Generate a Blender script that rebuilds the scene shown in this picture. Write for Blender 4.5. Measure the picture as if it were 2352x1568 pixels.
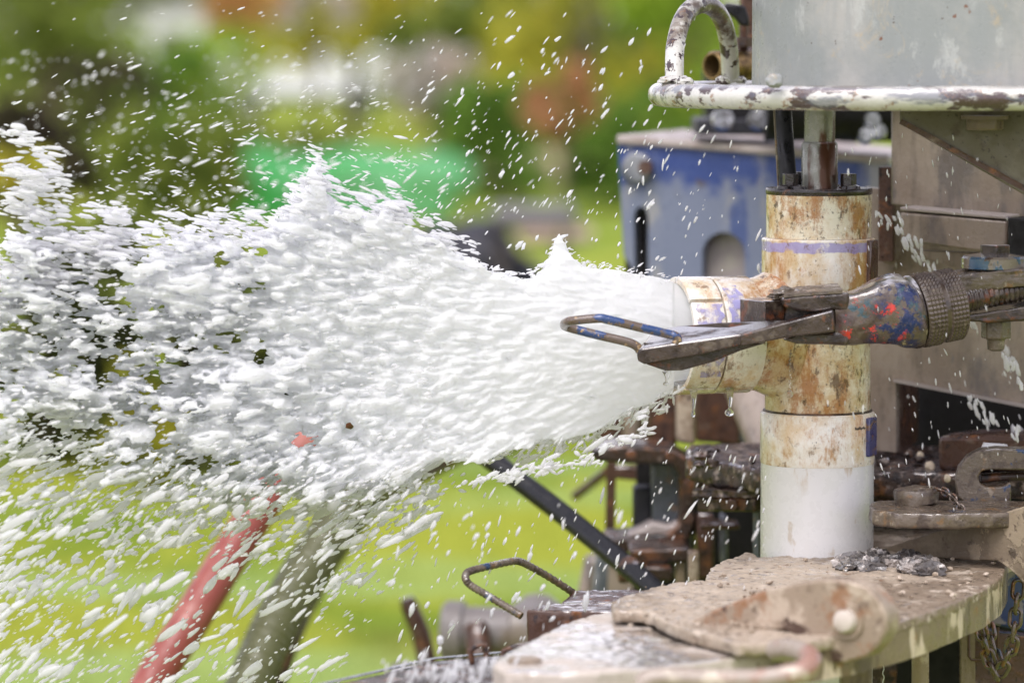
import bpy, bmesh, math, random
import numpy as np
from mathutils import Vector, Matrix, noise
import openvdb

R = math.radians
rng = np.random.default_rng(7)
random.seed(7)
sc = bpy.context.scene
for o in list(bpy.data.objects):
    bpy.data.objects.remove(o)
COL = sc.collection

# ------------------------------------------------------------------ camera, world, sun, exposure
PITCH = 0.08
FPX = 8820.0
CAM = Vector((0, 0, 1.6))
cd = bpy.data.cameras.new('camera')
cam = bpy.data.objects.new('camera', cd)
COL.objects.link(cam)
cam.location = CAM
cam.rotation_euler = (math.pi / 2 - PITCH, 0, 0)
cd.lens = 135
cd.sensor_width = 36
cd.clip_start = 0.1
cd.clip_end = 600
cd.dof.use_dof = True
cd.dof.focus_distance = 4.31
cd.dof.aperture_fstop = 3.2
sc.camera = cam

SUN_EL, SUN_AZ = R(58), R(200)      # azimuth clockwise from +Y (north)
w = bpy.data.worlds.new('World')
sc.world = w
w.use_nodes = True
nt = w.node_tree
nt.nodes.clear()
sky = nt.nodes.new('ShaderNodeTexSky')
sky.sky_type = 'NISHITA'
sky.sun_disc = False
sky.sun_elevation = SUN_EL
sky.sun_rotation = SUN_AZ
sky.air_density = 1.0
sky.dust_density = 1.5
hs = nt.nodes.new('ShaderNodeHueSaturation')
hs.inputs['Saturation'].default_value = 0.30
bg = nt.nodes.new('ShaderNodeBackground')
bg.inputs['Strength'].default_value = 0.15
wo = nt.nodes.new('ShaderNodeOutputWorld')
nt.links.new(sky.outputs[0], hs.inputs['Color'])
tint = nt.nodes.new('ShaderNodeMix')
tint.data_type = 'RGBA'
tint.blend_type = 'MULTIPLY'
tint.inputs[0].default_value = 1
tint.inputs[7].default_value = (1.03, 0.965, 1.02, 1)
nt.links.new(hs.outputs[0], tint.inputs[6])
nt.links.new(tint.outputs[2], bg.inputs['Color'])
nt.links.new(bg.outputs[0], wo.inputs[0])
sl = bpy.data.lights.new('sun', 'SUN')
sl.energy = 1.05
sl.angle = R(35)
sl.color = (1.0, 0.97, 0.94)
sun = bpy.data.objects.new('sun', sl)
COL.objects.link(sun)
sd = Vector((math.sin(SUN_AZ) * math.cos(SUN_EL), math.cos(SUN_AZ) * math.cos(SUN_EL), math.sin(SUN_EL)))
sun.rotation_euler = sd.to_track_quat('Z', 'Y').to_euler()
sun.location = (0, 0, 30)
sc.view_settings.view_transform = 'Standard'
sc.view_settings.look = 'None'
sc.view_settings.gamma = 1
sc.view_settings.use_curve_mapping = False
sc.view_settings.exposure = 1.02
sc.cycles.use_denoising = True
sc.cycles.max_bounces = 14
sc.cycles.diffuse_bounces = 10
sc.cycles.transmission_bounces = 8
sc.cycles.transparent_max_bounces = 12
sc.cycles.caustics_reflective = False
sc.cycles.caustics_refractive = False

# ------------------------------------------------------------------ pixel rays to world points
FW = Vector((0, math.cos(PITCH), -math.sin(PITCH)))
UP = Vector((0, math.sin(PITCH), math.cos(PITCH)))


def ray(px, py):
    return Vector((1, 0, 0)) * ((px - 1176) / FPX) - UP * ((py - 784) / FPX) + FW


def at(px, py, Y):
    d = ray(px, py)
    return CAM + d * (Y / d.y)


def hz(px, py, z):
    d = ray(px, py)
    return CAM + d * ((z - CAM.z) / d.z)


def atn(px, py, Y):
    px = np.asarray(px, float); py = np.asarray(py, float); Y = np.asarray(Y, float)
    dx = (px - 1176) / FPX
    k = -(py - 784) / FPX
    dy = k * UP.y + FW.y
    dz = k * UP.z + FW.z
    t = Y / dy
    return np.stack([dx * t, Y + 0 * t, CAM.z + dz * t], -1)


def S(Y):
    return Y / FPX


class VP:
    """a vertical plane through two points, given by their picture column and distance"""
    def __init__(s, px0, Y0, px1, Y1):
        a = at(px0, 500, Y0); b = at(px1, 500, Y1)
        s.a = Vector((a.x, a.y, 0))
        d = Vector((b.x - a.x, b.y - a.y, 0)).normalized()
        s.n = Vector((-d.y, d.x, 0))
        if s.n.y < 0:
            s.n = -s.n

    def pt(s, px, py, off=0.0):
        d = ray(px, py)
        t = ((s.a - CAM).dot(s.n) + off) / d.dot(s.n)
        return CAM + d * t


# ------------------------------------------------------------------ mesh builder
class MB:
    def __init__(s):
        s.v = []; s.f = []

    def add(s, v, f):
        o = len(s.v)
        s.v += [Vector(p) for p in v]
        s.f += [tuple(i + o for i in q) for q in f]
        return s

    def prism(s, pts, ext):
        n = len(pts); pts = [Vector(p) for p in pts]; ext = Vector(ext)
        nrm = Vector((0, 0, 0))
        for i in range(n):
            nrm += pts[i].cross(pts[(i + 1) % n])
        if nrm.dot(ext) > 0:
            pts = pts[::-1]
        f = [tuple(range(n)), tuple(range(2 * n - 1, n - 1, -1))]
        f += [(i, i + n, (i + 1) % n + n, (i + 1) % n) for i in range(n)]
        f = [q if k < 2 else q[::-1] if False else q for k, q in enumerate(f)]
        return s.add(pts + [p + ext for p in pts], f)

    def box(s, c, sx, sy, sz, M=None):
        c = Vector(c); M = M or Matrix.Identity(3)
        v = [c + M @ Vector((x * sx / 2, y * sy / 2, z * sz / 2)) for x in (-1, 1) for y in (-1, 1) for z in (-1, 1)]
        return s.add(v, [(0, 1, 3, 2), (4, 6, 7, 5), (0, 4, 5, 1), (2, 3, 7, 6), (0, 2, 6, 4), (1, 5, 7, 3)])

    def tube(s, path, r, n=14, closed=False, caps=True, flat=1.0, up=None):
        path = [Vector(p) for p in path]
        m = len(path)
        rs = list(r) if hasattr(r, '__len__') else [r] * m
        prev = None; rings = []
        for i in range(m):
            if closed:
                t = (path[(i + 1) % m] - path[i - 1]).normalized()
            else:
                t = (path[min(i + 1, m - 1)] - path[max(i - 1, 0)]).normalized()
            if prev is None:
                ref = Vector(up) if up else (Vector((0, 0, 1)) if abs(t.z) < 0.9 else Vector((0, 1, 0)))
            else:
                ref = prev
            nv = (ref - t * ref.dot(t)).normalized()
            prev = nv
            b = t.cross(nv)
            rings.append([path[i] + (nv * math.cos(a) + b * math.sin(a) * flat) * rs[i] for a in [2 * math.pi * k / n for k in range(n)]])
        v = [p for q in rings for p in q]
        f = []
        for i in range(m if closed else m - 1):
            j = (i + 1) % m
            for k in range(n):
                l = (k + 1) % n
                f.append((i * n + k, j * n + k, j * n + l, i * n + l)[::-1])
        if caps and not closed:
            f.append(tuple(range(n)))
            f.append(tuple((m - 1) * n + k for k in range(n - 1, -1, -1)))
        return s.add(v, f)

    def lathe(s, o, ax, prof, n=48, ref=None, rfun=None, closed=False):
        """prof: (t, r) pairs along the axis"""
        o = Vector(o); ax = Vector(ax).normalized()
        ref = Vector(ref) if ref else (Vector((0, 1, 0)) if abs(ax.y) < 0.9 else Vector((0, 0, 1)))
        u = (ref - ax * ref.dot(ax)).normalized(); b = ax.cross(u)
        v = []
        for i, (t, r) in enumerate(prof):
            for k in range(n):
                a = 2 * math.pi * k / n
                rr = rfun(i, k, r) if rfun else r
                v.append(o + ax * t + (u * math.cos(a) + b * math.sin(a)) * rr)
        m = len(prof); f = []
        for i in range(m if closed else m - 1):
            j = (i + 1) % m
            for k in range(n):
                l = (k + 1) % n
                f.append((i * n + k, i * n + l, j * n + l, j * n + k))
        if not closed:
            if prof[0][1] > 1e-5: f.append(tuple(range(n))[::-1])
            if prof[-1][1] > 1e-5: f.append(tuple((m - 1) * n + k for k in range(n)))
        return s.add(v, f)

    def hexn(s, c, ax, r, h, rot=0.2):
        c = Vector(c); ax = Vector(ax).normalized()
        ref = Vector((0, 1, 0)) if abs(ax.y) < 0.9 else Vector((0, 0, 1))
        u = (ref - ax * ref.dot(ax)).normalized(); b = ax.cross(u)
        p = [c + (u * math.cos(rot + k * math.pi / 3) + b * math.sin(rot + k * math.pi / 3)) * r for k in range(6)]
        return s.prism(p, ax * h)

    def blob(s, c, rx, ry, rz, amp=0.25, fr=3.0, sub=3, seed=0):
        bm = bmesh.new()
        bmesh.ops.create_icosphere(bm, subdivisions=sub, radius=1)
        v = []
        for p in bm.verts:
            k = 1 + amp * noise.noise(p.co * fr * 0.6 + Vector((seed * 3.7, seed, 0))) + amp * 0.5 * noise.noise(p.co * fr * 1.7 + Vector((0, seed * 2.1, 5)))
            v.append(Vector(c) + Vector((p.co.x * rx, p.co.y * ry, p.co.z * rz)) * k)
        f = [tuple(q.index for q in g.verts) for g in bm.faces]
        bm.free()
        return s.add(v, f)


MATS = {}


def make_obj(name, mb, mat, parent=None, bevel=0, lump=None, smooth=True, sharp=38, voxel=None, origin=None):
    off = parent['_loc'] if parent else (origin if origin is not None else Vector((0, 0, 0)))
    off = Vector(off)
    me = bpy.data.meshes.new(name)
    me.from_pydata([tuple(p - off) for p in mb.v], [], mb.f)
    me.validate()
    bm = bmesh.new(); bm.from_mesh(me)
    if not getattr(mb, 'keep', False):
        bmesh.ops.recalc_face_normals(bm, faces=bm.faces)
    bm.to_mesh(me); bm.free()
    if smooth:
        me.shade_smooth()
        me.set_sharp_from_angle(angle=R(sharp))
    me.materials.append(MATS[mat] if isinstance(mat, str) else mat)
    o = bpy.data.objects.new(name, me)
    COL.objects.link(o)
    if parent:
        o.parent = parent
    else:
        o.location = off
    if voxel:
        m = o.modifiers.new('r', 'REMESH'); m.mode = 'VOXEL'; m.voxel_size = voxel; m.use_smooth_shade = True
    if bevel:
        m = o.modifiers.new('b', 'BEVEL'); m.width = bevel; m.segments = 2; m.limit_method = 'ANGLE'; m.angle_limit = R(35)
    if lump:
        for (lv, amp, size) in ([lump] if isinstance(lump, tuple) else lump):
            if lv:
                m = o.modifiers.new('s', 'SUBSURF'); m.subdivision_type = 'SIMPLE'; m.levels = lv; m.render_levels = lv
            key = 'cl%g' % size
            t = bpy.data.textures.get(key) or bpy.data.textures.new(key, 'CLOUDS')
            t.noise_scale = size; t.noise_depth = 3
            m = o.modifiers.new('d', 'DISPLACE'); m.texture = t; m.strength = amp; m.texture_coords = 'GLOBAL'; m.mid_level = 0.5
    return o


def root(name, label, cat, loc, group=None):
    o = bpy.data.objects.new(name, None)
    o.empty_display_size = 0.02
    COL.objects.link(o)
    o.location = loc
    o['_loc'] = list(loc)
    o['label'] = label; o['category'] = cat
    if group: o['group'] = group
    return o


def thing(name, label, cat, mb, mat, loc, group=None, **k):
    o = make_obj(name, mb, mat, origin=Vector(loc), **k)
    o['label'] = label; o['category'] = cat
    if group: o['group'] = group
    return o


def sub(o, name, mb, mat, top, **k):
    """a sub-part: child of part o (whose parent is the thing top)"""
    p = make_obj(name, mb, mat, origin=Vector(top['_loc']), **k)
    p.location = (0, 0, 0)
    p.parent = o
    return p


def cut(o, cutters):
    """subtract solids from a finished part"""
    off = Vector(o.parent['_loc']) if o.parent else Vector(o.location)
    for mb in cutters:
        c = make_obj('cutter', mb, MATS['dark'], origin=off, smooth=False)
        c.location = o.location
        if o.parent: c.parent = o.parent
        m = o.modifiers.new('x', 'BOOLEAN'); m.object = c; m.operation = 'DIFFERENCE'; m.solver = 'EXACT'
        bpy.context.view_layer.update()
        dg = bpy.context.evaluated_depsgraph_get()
        me = bpy.data.meshes.new_from_object(o.evaluated_get(dg))
        o.modifiers.clear()
        o.data = me
        bpy.data.objects.remove(c)
    return o


# ------------------------------------------------------------------ materials
def mat(name, base, layers=(), rough=0.5, metal=0.0, bump=0.25, bscale=250, coat=0.0, rvar=0.15, rscale=60, spec=0.5, base2=None, b2scale=20, wet=0.0, wlo=.42, whi=.6, wsc=22):
    m = bpy.data.materials.new(name); m.use_nodes = True
    n = m.node_tree.nodes; l = m.node_tree.links
    p = n['Principled BSDF']
    tc = n.new('ShaderNodeTexCoord')

    def tex(scale, stretch=(1, 1, 1), detail=5, rgh=0.6, off=(0, 0, 0), dist=0.0):
        mp = n.new('ShaderNodeMapping'); mp.inputs['Scale'].default_value = [scale * q for q in stretch]
        mp.inputs['Location'].default_value = off
        l.new(tc.outputs['Object'], mp.inputs[0])
        t = n.new('ShaderNodeTexNoise'); t.inputs['Scale'].default_value = 1; t.inputs['Detail'].default_value = detail
        t.inputs['Roughness'].default_value = rgh; t.inputs['Distortion'].default_value = dist
        l.new(mp.outputs[0], t.inputs[0])
        return t.outputs['Fac']

    def rampm(src, lo, hi, a=0.0, b=1.0):
        q = n.new('ShaderNodeMapRange'); q.interpolation_type = 'SMOOTHSTEP'
        q.inputs[1].default_value = lo; q.inputs[2].default_value = hi; q.inputs[3].default_value = a; q.inputs[4].default_value = b
        l.new(src, q.inputs[0])
        return q.outputs[0]

    def mixc(fac, a, b):
        q = n.new('ShaderNodeMix'); q.data_type = 'RGBA'
        if isinstance(fac, float): q.inputs[0].default_value = fac
        else: l.new(fac, q.inputs[0])
        for s_, v in ((6, a), (7, b)):
            if isinstance(v, tuple): q.inputs[s_].default_value = (*v, 1)
            else: l.new(v, q.inputs[s_])
        return q.outputs[2]

    def mathn(op, a, b):
        q = n.new('ShaderNodeMath'); q.operation = op
        for i, v in enumerate((a, b)):
            if isinstance(v, (int, float)): q.inputs[i].default_value = v
            else: l.new(v, q.inputs[i])
        return q.outputs[0]

    c = base
    if base2:
        c = mixc(rampm(tex(b2scale, detail=4), 0.35, 0.65), base, base2)
    rg = rampm(tex(rscale, detail=4, off=(3, 1, 2)), 0.35, 0.65, max(0.02, rough - rvar), min(1, rough + rvar))
    mt = None
    bsum = mathn('MULTIPLY', tex(bscale, detail=6, rgh=0.65), 1.0)
    for i, L in enumerate(layers):
        f = rampm(tex(L.get('s', 30), L.get('st', (1, 1, 1)), L.get('d', 6), L.get('r', 0.62), (i * 7.3, i * 3.1, i * 5.7), L.get('dist', 0.0)), L['lo'], L['hi'])
        for (axis, a0, a1, soft, wob) in L.get('band', ()):
            sx = n.new('ShaderNodeSeparateXYZ'); l.new(tc.outputs['Object'], sx.inputs[0])
            z = sx.outputs['XYZ'.index(axis)]
            if wob:
                z = mathn('ADD', z, mathn('MULTIPLY', mathn('SUBTRACT', tex(45, detail=4, off=(9, 9, i)), 0.5), wob))
            b1 = rampm(z, a0 - soft, a0 + soft); b2 = rampm(z, a1 - soft, a1 + soft, 1, 0)
            f = mathn('MULTIPLY', f, mathn('MULTIPLY', b1, b2))
        f = mathn('MULTIPLY', f, L.get('a', 1.0))
        c = mixc(f, c, L['c'])
        if 'rough' in L:
            q = n.new('ShaderNodeMix'); q.data_type = 'FLOAT'; l.new(f, q.inputs[0]); l.new(rg, q.inputs[2]); q.inputs[3].default_value = L['rough']
            rg = q.outputs[0]
        if 'h' in L:
            bsum = mathn('ADD', bsum, mathn('MULTIPLY', f, L['h']))
    if isinstance(c, tuple): p.inputs['Base Color'].default_value = (*c, 1)
    else: l.new(c, p.inputs['Base Color'])
    l.new(rg, p.inputs['Roughness'])
    p.inputs['Metallic'].default_value = metal
    p.inputs['Specular IOR Level'].default_value = spec
    if coat:
        p.inputs['Coat Weight'].default_value = coat; p.inputs['Coat Roughness'].default_value = 0.12
    if bump:
        b = n.new('ShaderNodeBump'); b.inputs['Strength'].default_value = bump; b.inputs['Distance'].default_value = 0.001
        l.new(bsum, b.inputs['Height']); l.new(b.outputs[0], p.inputs['Normal'])
        if coat: l.new(b.outputs[0], p.inputs['Coat Normal'])
    if wet:      # film of standing water where the surface lies level, broken up by noise
        ge = n.new('ShaderNodeNewGeometry'); sx = n.new('ShaderNodeSeparateXYZ'); l.new(ge.outputs['Normal'], sx.inputs[0])
        f = mathn('MULTIPLY', rampm(sx.outputs[2], .45, .92), rampm(tex(wsc, (.6, 1, 1), detail=6, off=(4, 4, 4)), wlo, whi))
        f = mathn('MULTIPLY', f, wet)
        gl = n.new('ShaderNodeBsdfGlossy'); gl.inputs['Color'].default_value = (.95, .92, .90, 1); gl.inputs['Roughness'].default_value = .16
        if bump:
            b2 = n.new('ShaderNodeBump'); b2.inputs['Strength'].default_value = bump * .35; b2.inputs['Distance'].default_value = 0.001
            l.new(bsum, b2.inputs['Height']); l.new(b2.outputs[0], gl.inputs['Normal'])
        ms = n.new('ShaderNodeMixShader'); l.new(f, ms.inputs[0]); l.new(p.outputs[0], ms.inputs[1]); l.new(gl.outputs[0], ms.inputs[2])
        l.new(ms.outputs[0], n['Material Output'].inputs[0])
    MATS[name] = m
    return m


RUST = (0.30, 0.12, 0.03); DRUST = (0.09, 0.035, 0.018)
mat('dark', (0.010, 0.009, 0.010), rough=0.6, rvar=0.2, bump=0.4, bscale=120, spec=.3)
mat('cap_black', (0.014, 0.008, 0.008), [dict(c=(0.10, 0.04, 0.02), s=60, lo=.58, hi=.68)], rough=.25, rvar=.08, bump=.6, bscale=200, coat=.25, wet=.75, wlo=.48, whi=.56, wsc=60)
mat('black_rubber', (0.007, 0.007, 0.009), [dict(c=(0.07, 0.07, 0.075), s=25, lo=0.64, hi=0.75, a=0.25)], rough=0.38, bump=0.1, bscale=300, spec=.4)
mat('pvc_white', (0.66, 0.655, 0.64), [dict(c=(0.62, 0.60, 0.56), s=20, lo=0.5, hi=0.75, st=(1, 1, .3), a=0.5), dict(c=(0.35, 0.33, 0.30), s=260, lo=0.73, hi=0.76, st=(1, 1, .3), a=.7), dict(c=(0.42, 0.33, 0.22), s=38, lo=.62, hi=.70, a=.55, d=5, st=(1, 1, .6), band=(('Z', 1.0, 1.05, .004, .05),)), dict(c=(0.40, 0.27, 0.13), s=50, lo=.55, hi=.66, a=.6, st=(1, 1, .25), band=(('Z', at(1879, 1100, 4.4).z, 1.3, .012, .02),))], rough=0.3, bump=0.08, bscale=160, coat=.3)
pvcl = [dict(c=(0.58, 0.42, 0.22), s=17, lo=0.40, hi=0.62, a=.85, st=(1, 1, .7), r=.75),
        dict(c=(0.40, 0.19, 0.05), s=26, lo=0.49, hi=0.63, a=.9, st=(1, 1, .45), r=.78, d=9),
        dict(c=(0.17, 0.09, 0.04), s=70, lo=0.55, hi=0.66, a=.75, st=(1, 1, .7), r=.7),
        dict(c=(0.05, 0.03, 0.02), s=150, lo=0.62, hi=0.68, a=.7, r=.7)]
mat('pvc_stained', (0.76, 0.73, 0.66), pvcl[:2] + [dict(c=(0.27, 0.24, 0.52), s=22, lo=.42, hi=.50, a=.8, band=(('Z', at(1879, 574, 4.4).z, at(1879, 552, 4.4).z, .0008, .010),))] + pvcl[2:], rough=0.26, bump=0.15, bscale=180, coat=.3)
mat('pvc_stained_heavy', (0.73, 0.68, 0.56), [dict(c=(0.48, 0.31, 0.12), s=13, lo=0.43, hi=0.62, a=.8, r=.75, d=9), dict(c=(0.33, 0.13, 0.03), s=22, lo=0.47, hi=0.60, a=.9, r=.8, d=9, st=(1, 1, .55)), dict(c=(0.10, 0.05, 0.028), s=60, lo=0.54, hi=0.63, a=.85, st=(1, 1, .5), r=.75), dict(c=(0.05, 0.028, 0.02), s=34, lo=0.585, hi=0.66, a=.8, r=.75), dict(c=(0.04, 0.025, 0.02), s=150, lo=0.60, hi=0.66, a=.8, r=.7)], rough=0.25, bump=0.2, bscale=180, coat=.35)
mat('steel_wet', (0.26, 0.26, 0.235), [dict(c=(0.075, 0.028, 0.012), s=28, lo=0.5, hi=0.6, st=(1, 1, .25), rough=.3), dict(c=(0.38, 0.37, 0.33), s=120, lo=0.56, hi=0.7, st=(1, 1, .1), a=.5)], rough=0.3, metal=0.35, bump=0.2)
mat('rust_dark', (0.075, 0.038, 0.026), [dict(c=(0.22, 0.085, 0.03), s=45, lo=0.55, hi=0.68, a=.8), dict(c=(0.02, 0.012, 0.012), s=90, lo=0.55, hi=0.65), dict(c=(0.26, 0.20, 0.155), s=26, lo=0.58, hi=0.72, a=.7)], rough=0.34, bump=0.8, bscale=180, coat=.1, spec=.35, wet=.8, wlo=.50, whi=.60, wsc=34)
mat('wet_brown', (0.040, 0.024, 0.018), [dict(c=(0.15, 0.062, 0.025), s=26, lo=0.5, hi=0.66), dict(c=(0.24, 0.18, 0.15), s=60, lo=0.60, hi=0.68, a=.6), dict(c=(0.012, 0.009, 0.009), s=40, lo=.52, hi=.64)], rough=0.34, bump=1.0, bscale=140, coat=.1, spec=.35, wet=.4, wlo=.5, whi=.6)
mat('wet_deck', (0.060, 0.038, 0.030), [dict(c=(0.30, 0.24, 0.21), s=80, lo=0.54, hi=0.62, a=.8), dict(c=(0.02, 0.013, 0.012), s=70, lo=0.48, hi=0.58), dict(c=(0.16, 0.07, 0.03), s=34, lo=.56, hi=.66)], rough=0.34, bump=1.4, bscale=150, coat=.1, spec=.35, wet=.75, wlo=.52, whi=.60, wsc=70)
mat('tool_mud', (0.050, 0.034, 0.026), [dict(c=(0.020, 0.011, 0.009), s=36, lo=0.45, hi=0.6), dict(c=(0.14, 0.045, 0.018), s=55, lo=0.55, hi=0.65, a=.85), dict(c=(0.15, 0.12, 0.09), s=48, lo=0.57, hi=0.68, a=.6)], rough=0.30, rvar=.12, bump=0.8, bscale=170, coat=.15, spec=.4, wet=.95, wlo=.38, whi=.52)
mat('tool_painted', (0.10, 0.075, 0.055), [dict(c=(0.055, 0.032, 0.028), s=30, lo=0.5, hi=0.64), dict(c=(0.008, 0.018, 0.085), s=34, lo=0.46, hi=0.51, d=9, r=.7, h=.5, band=(('X', .050, .098, .010, .04),)), dict(c=(0.55, 0.03, 0.02), s=60, lo=0.555, hi=0.58, d=9, r=.75, h=.6, band=(('X', .018, .082, .010, .02), ('Z', .004, .05, .008, .02))), dict(c=(0.03, 0.07, 0.09), s=40, lo=0.58, hi=0.63, d=8), dict(c=(0.50, 0.42, 0.26), s=44, lo=0.55, hi=0.6, d=8, band=(('X', .070, .12, .008, .01), ('Z', -.05, .018, .008, .01)))], rough=0.28, bump=0.6, bscale=260, coat=.35, spec=.4, wet=.85, wlo=.44, whi=.56)
mat('tool_blue_rod', (0.11, 0.075, 0.055), [dict(c=(0.012, 0.045, 0.16), s=26, lo=0.54, hi=0.57, h=.6), dict(c=(0.45, 0.30, 0.14), s=95, lo=0.58, hi=0.63, a=.8)], rough=0.25, bump=0.5, bscale=400, coat=.7)
mat('tool_blue_disc', (0.17, 0.14, 0.11), [dict(c=(0.02, 0.07, 0.13), s=40, lo=0.50, hi=0.56, h=.5, st=(1, 1, .5)), dict(c=(0.06, 0.035, 0.025), s=60, lo=0.57, hi=0.65)], rough=0.2, bump=0.4, coat=.9, wet=.8)
chip = [dict(c=(0.10, 0.065, 0.045), s=26, lo=.36, hi=.48, d=5, band=(('Z', .062, .3, .006, .05),)), dict(c=(0.42, 0.40, 0.35), s=18, lo=0.45, hi=0.65, a=.6), dict(c=(0.055, 0.035, 0.035), s=62, lo=0.545, hi=0.575, d=4, h=-1.2), dict(c=(0.20, 0.11, 0.055), s=75, lo=0.60, hi=0.66, a=.8)]
mat('cream_chipped', (0.55, 0.54, 0.50), chip, rough=0.28, bump=0.5, bscale=300, coat=.3)
mat('cream_ring', (0.56, 0.55, 0.52), [chip[1], dict(c=(0.07, 0.045, 0.045), s=36, lo=0.515, hi=0.56, d=7, h=-1.2, st=(.5, 1, 1.4)), dict(c=(0.10, 0.11, 0.15), s=40, lo=0.54, hi=0.6, st=(.25, 1, 1), a=.7), dict(c=(0.24, 0.13, 0.07), s=75, lo=0.59, hi=0.66, a=.8)], rough=0.22, bump=0.5, bscale=300, coat=.5, wet=.6, wlo=.3, whi=.5)
mat('drum_paint', (0.245, 0.26, 0.26), [dict(c=(0.38, 0.37, 0.355), s=4.5, lo=0.42, hi=0.6, a=.9), dict(c=(0.42, 0.34, 0.23), s=13, lo=0.55, hi=0.66, a=.8, dist=.9, r=.75), dict(c=(0.44, 0.45, 0.44), s=30, lo=0.55, hi=0.66, st=(1, 1, .5), a=.6, r=.75), dict(c=(0.27, 0.285, 0.29), s=60, lo=0.50, hi=0.62, st=(1, 1, .10), a=.45), dict(c=(0.17, 0.08, 0.05), s=24, lo=0.665, hi=0.69, d=4), dict(c=(0.10, 0.08, 0.07), s=75, lo=.70, hi=.73, d=3)], rough=0.4, bump=0.3, bscale=120)
mat('gusset_olive', (0.115, 0.10, 0.070), [dict(c=(0.07, 0.05, 0.035), s=45, lo=0.52, hi=0.66, a=.8), dict(c=(0.17, 0.15, 0.11), s=15, lo=0.5, hi=0.66, a=.7), dict(c=(0.04, 0.03, 0.025), s=150, lo=0.6, hi=0.66, a=.7)], rough=0.5, bump=0.4)
mat('mast_grey', (0.25, 0.195, 0.155), [dict(c=(0.34, 0.28, 0.23), s=7, lo=0.45, hi=0.6, a=.8), dict(c=(0.11, 0.095, 0.095), s=16, lo=0.54, hi=0.66, st=(1, 1, .35), a=.8), dict(c=(0.05, 0.075, 0.13), s=24, lo=0.64, hi=0.69, st=(1, 1, .4), a=.7), dict(c=(0.15, 0.12, 0.10), s=90, lo=0.5, hi=0.65, st=(1, 1, .15), a=.5)], rough=0.36, bump=0.35, coat=.25)
mat('blue_faded', (0.022, 0.050, 0.20), [dict(c=(0.165, 0.19, 0.26), s=6.5, lo=0.16, hi=0.42, st=(1.3, 1, .6), a=.93, band=(('Z', -1, 1.39, .02, .10),)), dict(c=(0.16, 0.19, 0.27), s=9, lo=0.54, hi=0.66, st=(1.5, 1, .5), a=.6), dict(c=(0.33, 0.32, 0.29), s=11, lo=0.50, hi=0.62, st=(1.3, 1, .4), a=.7, r=.7), dict(c=(0.03, 0.06, 0.20), s=12, lo=.57, hi=.66, st=(1.4, 1, .4), a=.8), dict(c=(0.08, 0.055, 0.04), s=24, lo=0.62, hi=0.7, a=.7)], rough=0.4, bump=0.3)
mat('pale_warm_grey', (0.38, 0.33, 0.31), [dict(c=(0.22, 0.16, 0.13), s=24, lo=0.52, hi=0.66, a=.7)], rough=0.5, bump=0.6)  # pale pinkish grey, also paints the lit top of the mast beam
mat('pink_grey', (0.36, 0.31, 0.30), [dict(c=(0.46, 0.43, 0.34), s=20, lo=0.5, hi=0.65, a=.6)], rough=0.4, bump=0.3)
mat('blue_grey_steel', (0.075, 0.085, 0.105), [dict(c=(0.22, 0.23, 0.25), s=20, lo=0.48, hi=0.62, st=(1, 1, .3)), dict(c=(0.18, 0.11, 0.07), s=28, lo=0.58, hi=0.68)], rough=0.35, bump=0.5, coat=.3)
mat('blue_chipped', (0.03, 0.055, 0.15), [dict(c=(0.30, 0.27, 0.22), s=55, lo=0.55, hi=0.6, a=.8), dict(c=(0.05, 0.035, 0.03), s=30, lo=0.6, hi=0.66)], rough=0.4, bump=0.6)
mat('mud_plate', (0.42, 0.345, 0.265), [dict(c=(0.17, 0.125, 0.085), s=9, lo=0.46, hi=0.60, a=.8, st=(1, .5, 1)), dict(c=(0.54, 0.46, 0.37), s=30, lo=0.55, hi=0.63, a=.8), dict(c=(0.10, 0.065, 0.045), s=55, lo=0.60, hi=0.68, a=.8), dict(c=(0.16, 0.07, 0.03), s=30, lo=0.66, hi=0.72, a=.7)], rough=0.5, rvar=.2, bump=.9, bscale=130, coat=.1, spec=.3, wet=.6, wlo=.54, whi=.66, wsc=110)
mat('mud_sheet', (0.52, 0.46, 0.40), [dict(c=(0.34, 0.27, 0.21), s=14, lo=0.5, hi=0.62, a=.6, st=(1, .6, 1)), dict(c=(0.20, 0.13, 0.09), s=50, lo=0.62, hi=0.68, a=.8)], rough=0.45, rvar=.1, bump=.5, bscale=90, spec=.3, wet=.85, wlo=.36, whi=.52, wsc=14)
mat('mud_rim', (0.20, 0.155, 0.10), [dict(c=(0.60, 0.50, 0.38), s=15, lo=0.55, hi=0.575, st=(1, 1, .3), d=3), dict(c=(0.085, 0.062, 0.045), s=22, lo=0.52, hi=0.64, st=(1, 1, .25), a=.85), dict(c=(0.26, 0.12, 0.05), s=30, lo=0.60, hi=0.7, a=.7)], rough=0.4, bump=.7, coat=.15, spec=.3)
mat('mud_fin', (0.15, 0.115, 0.08), [dict(c=(0.25, 0.20, 0.14), s=18, lo=0.45, hi=0.6, a=.7), dict(c=(0.31, 0.25, 0.175), s=26, lo=0.50, hi=0.54, d=5, h=.6, band=(('X', .165, .6, .006, .03),)), dict(c=(0.06, 0.045, 0.035), s=45, lo=0.56, hi=0.66, a=.8)], rough=0.45, bump=.9, bscale=120, coat=.15, spec=.3)
mat('lug_rusty', (0.29, 0.225, 0.165), [dict(c=(0.44, 0.36, 0.28), s=22, lo=0.5, hi=0.6, r=.7), dict(c=(0.25, 0.115, 0.05), s=26, lo=0.55, hi=0.66, a=.8, r=.7), dict(c=(0.06, 0.032, 0.022), s=17, lo=0.57, hi=0.63, a=.95, r=.7), dict(c=(0.12, 0.08, 0.055), s=80, lo=0.56, hi=0.66, a=.7)], rough=0.42, bump=1.0, coat=.15, spec=.3)
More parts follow.
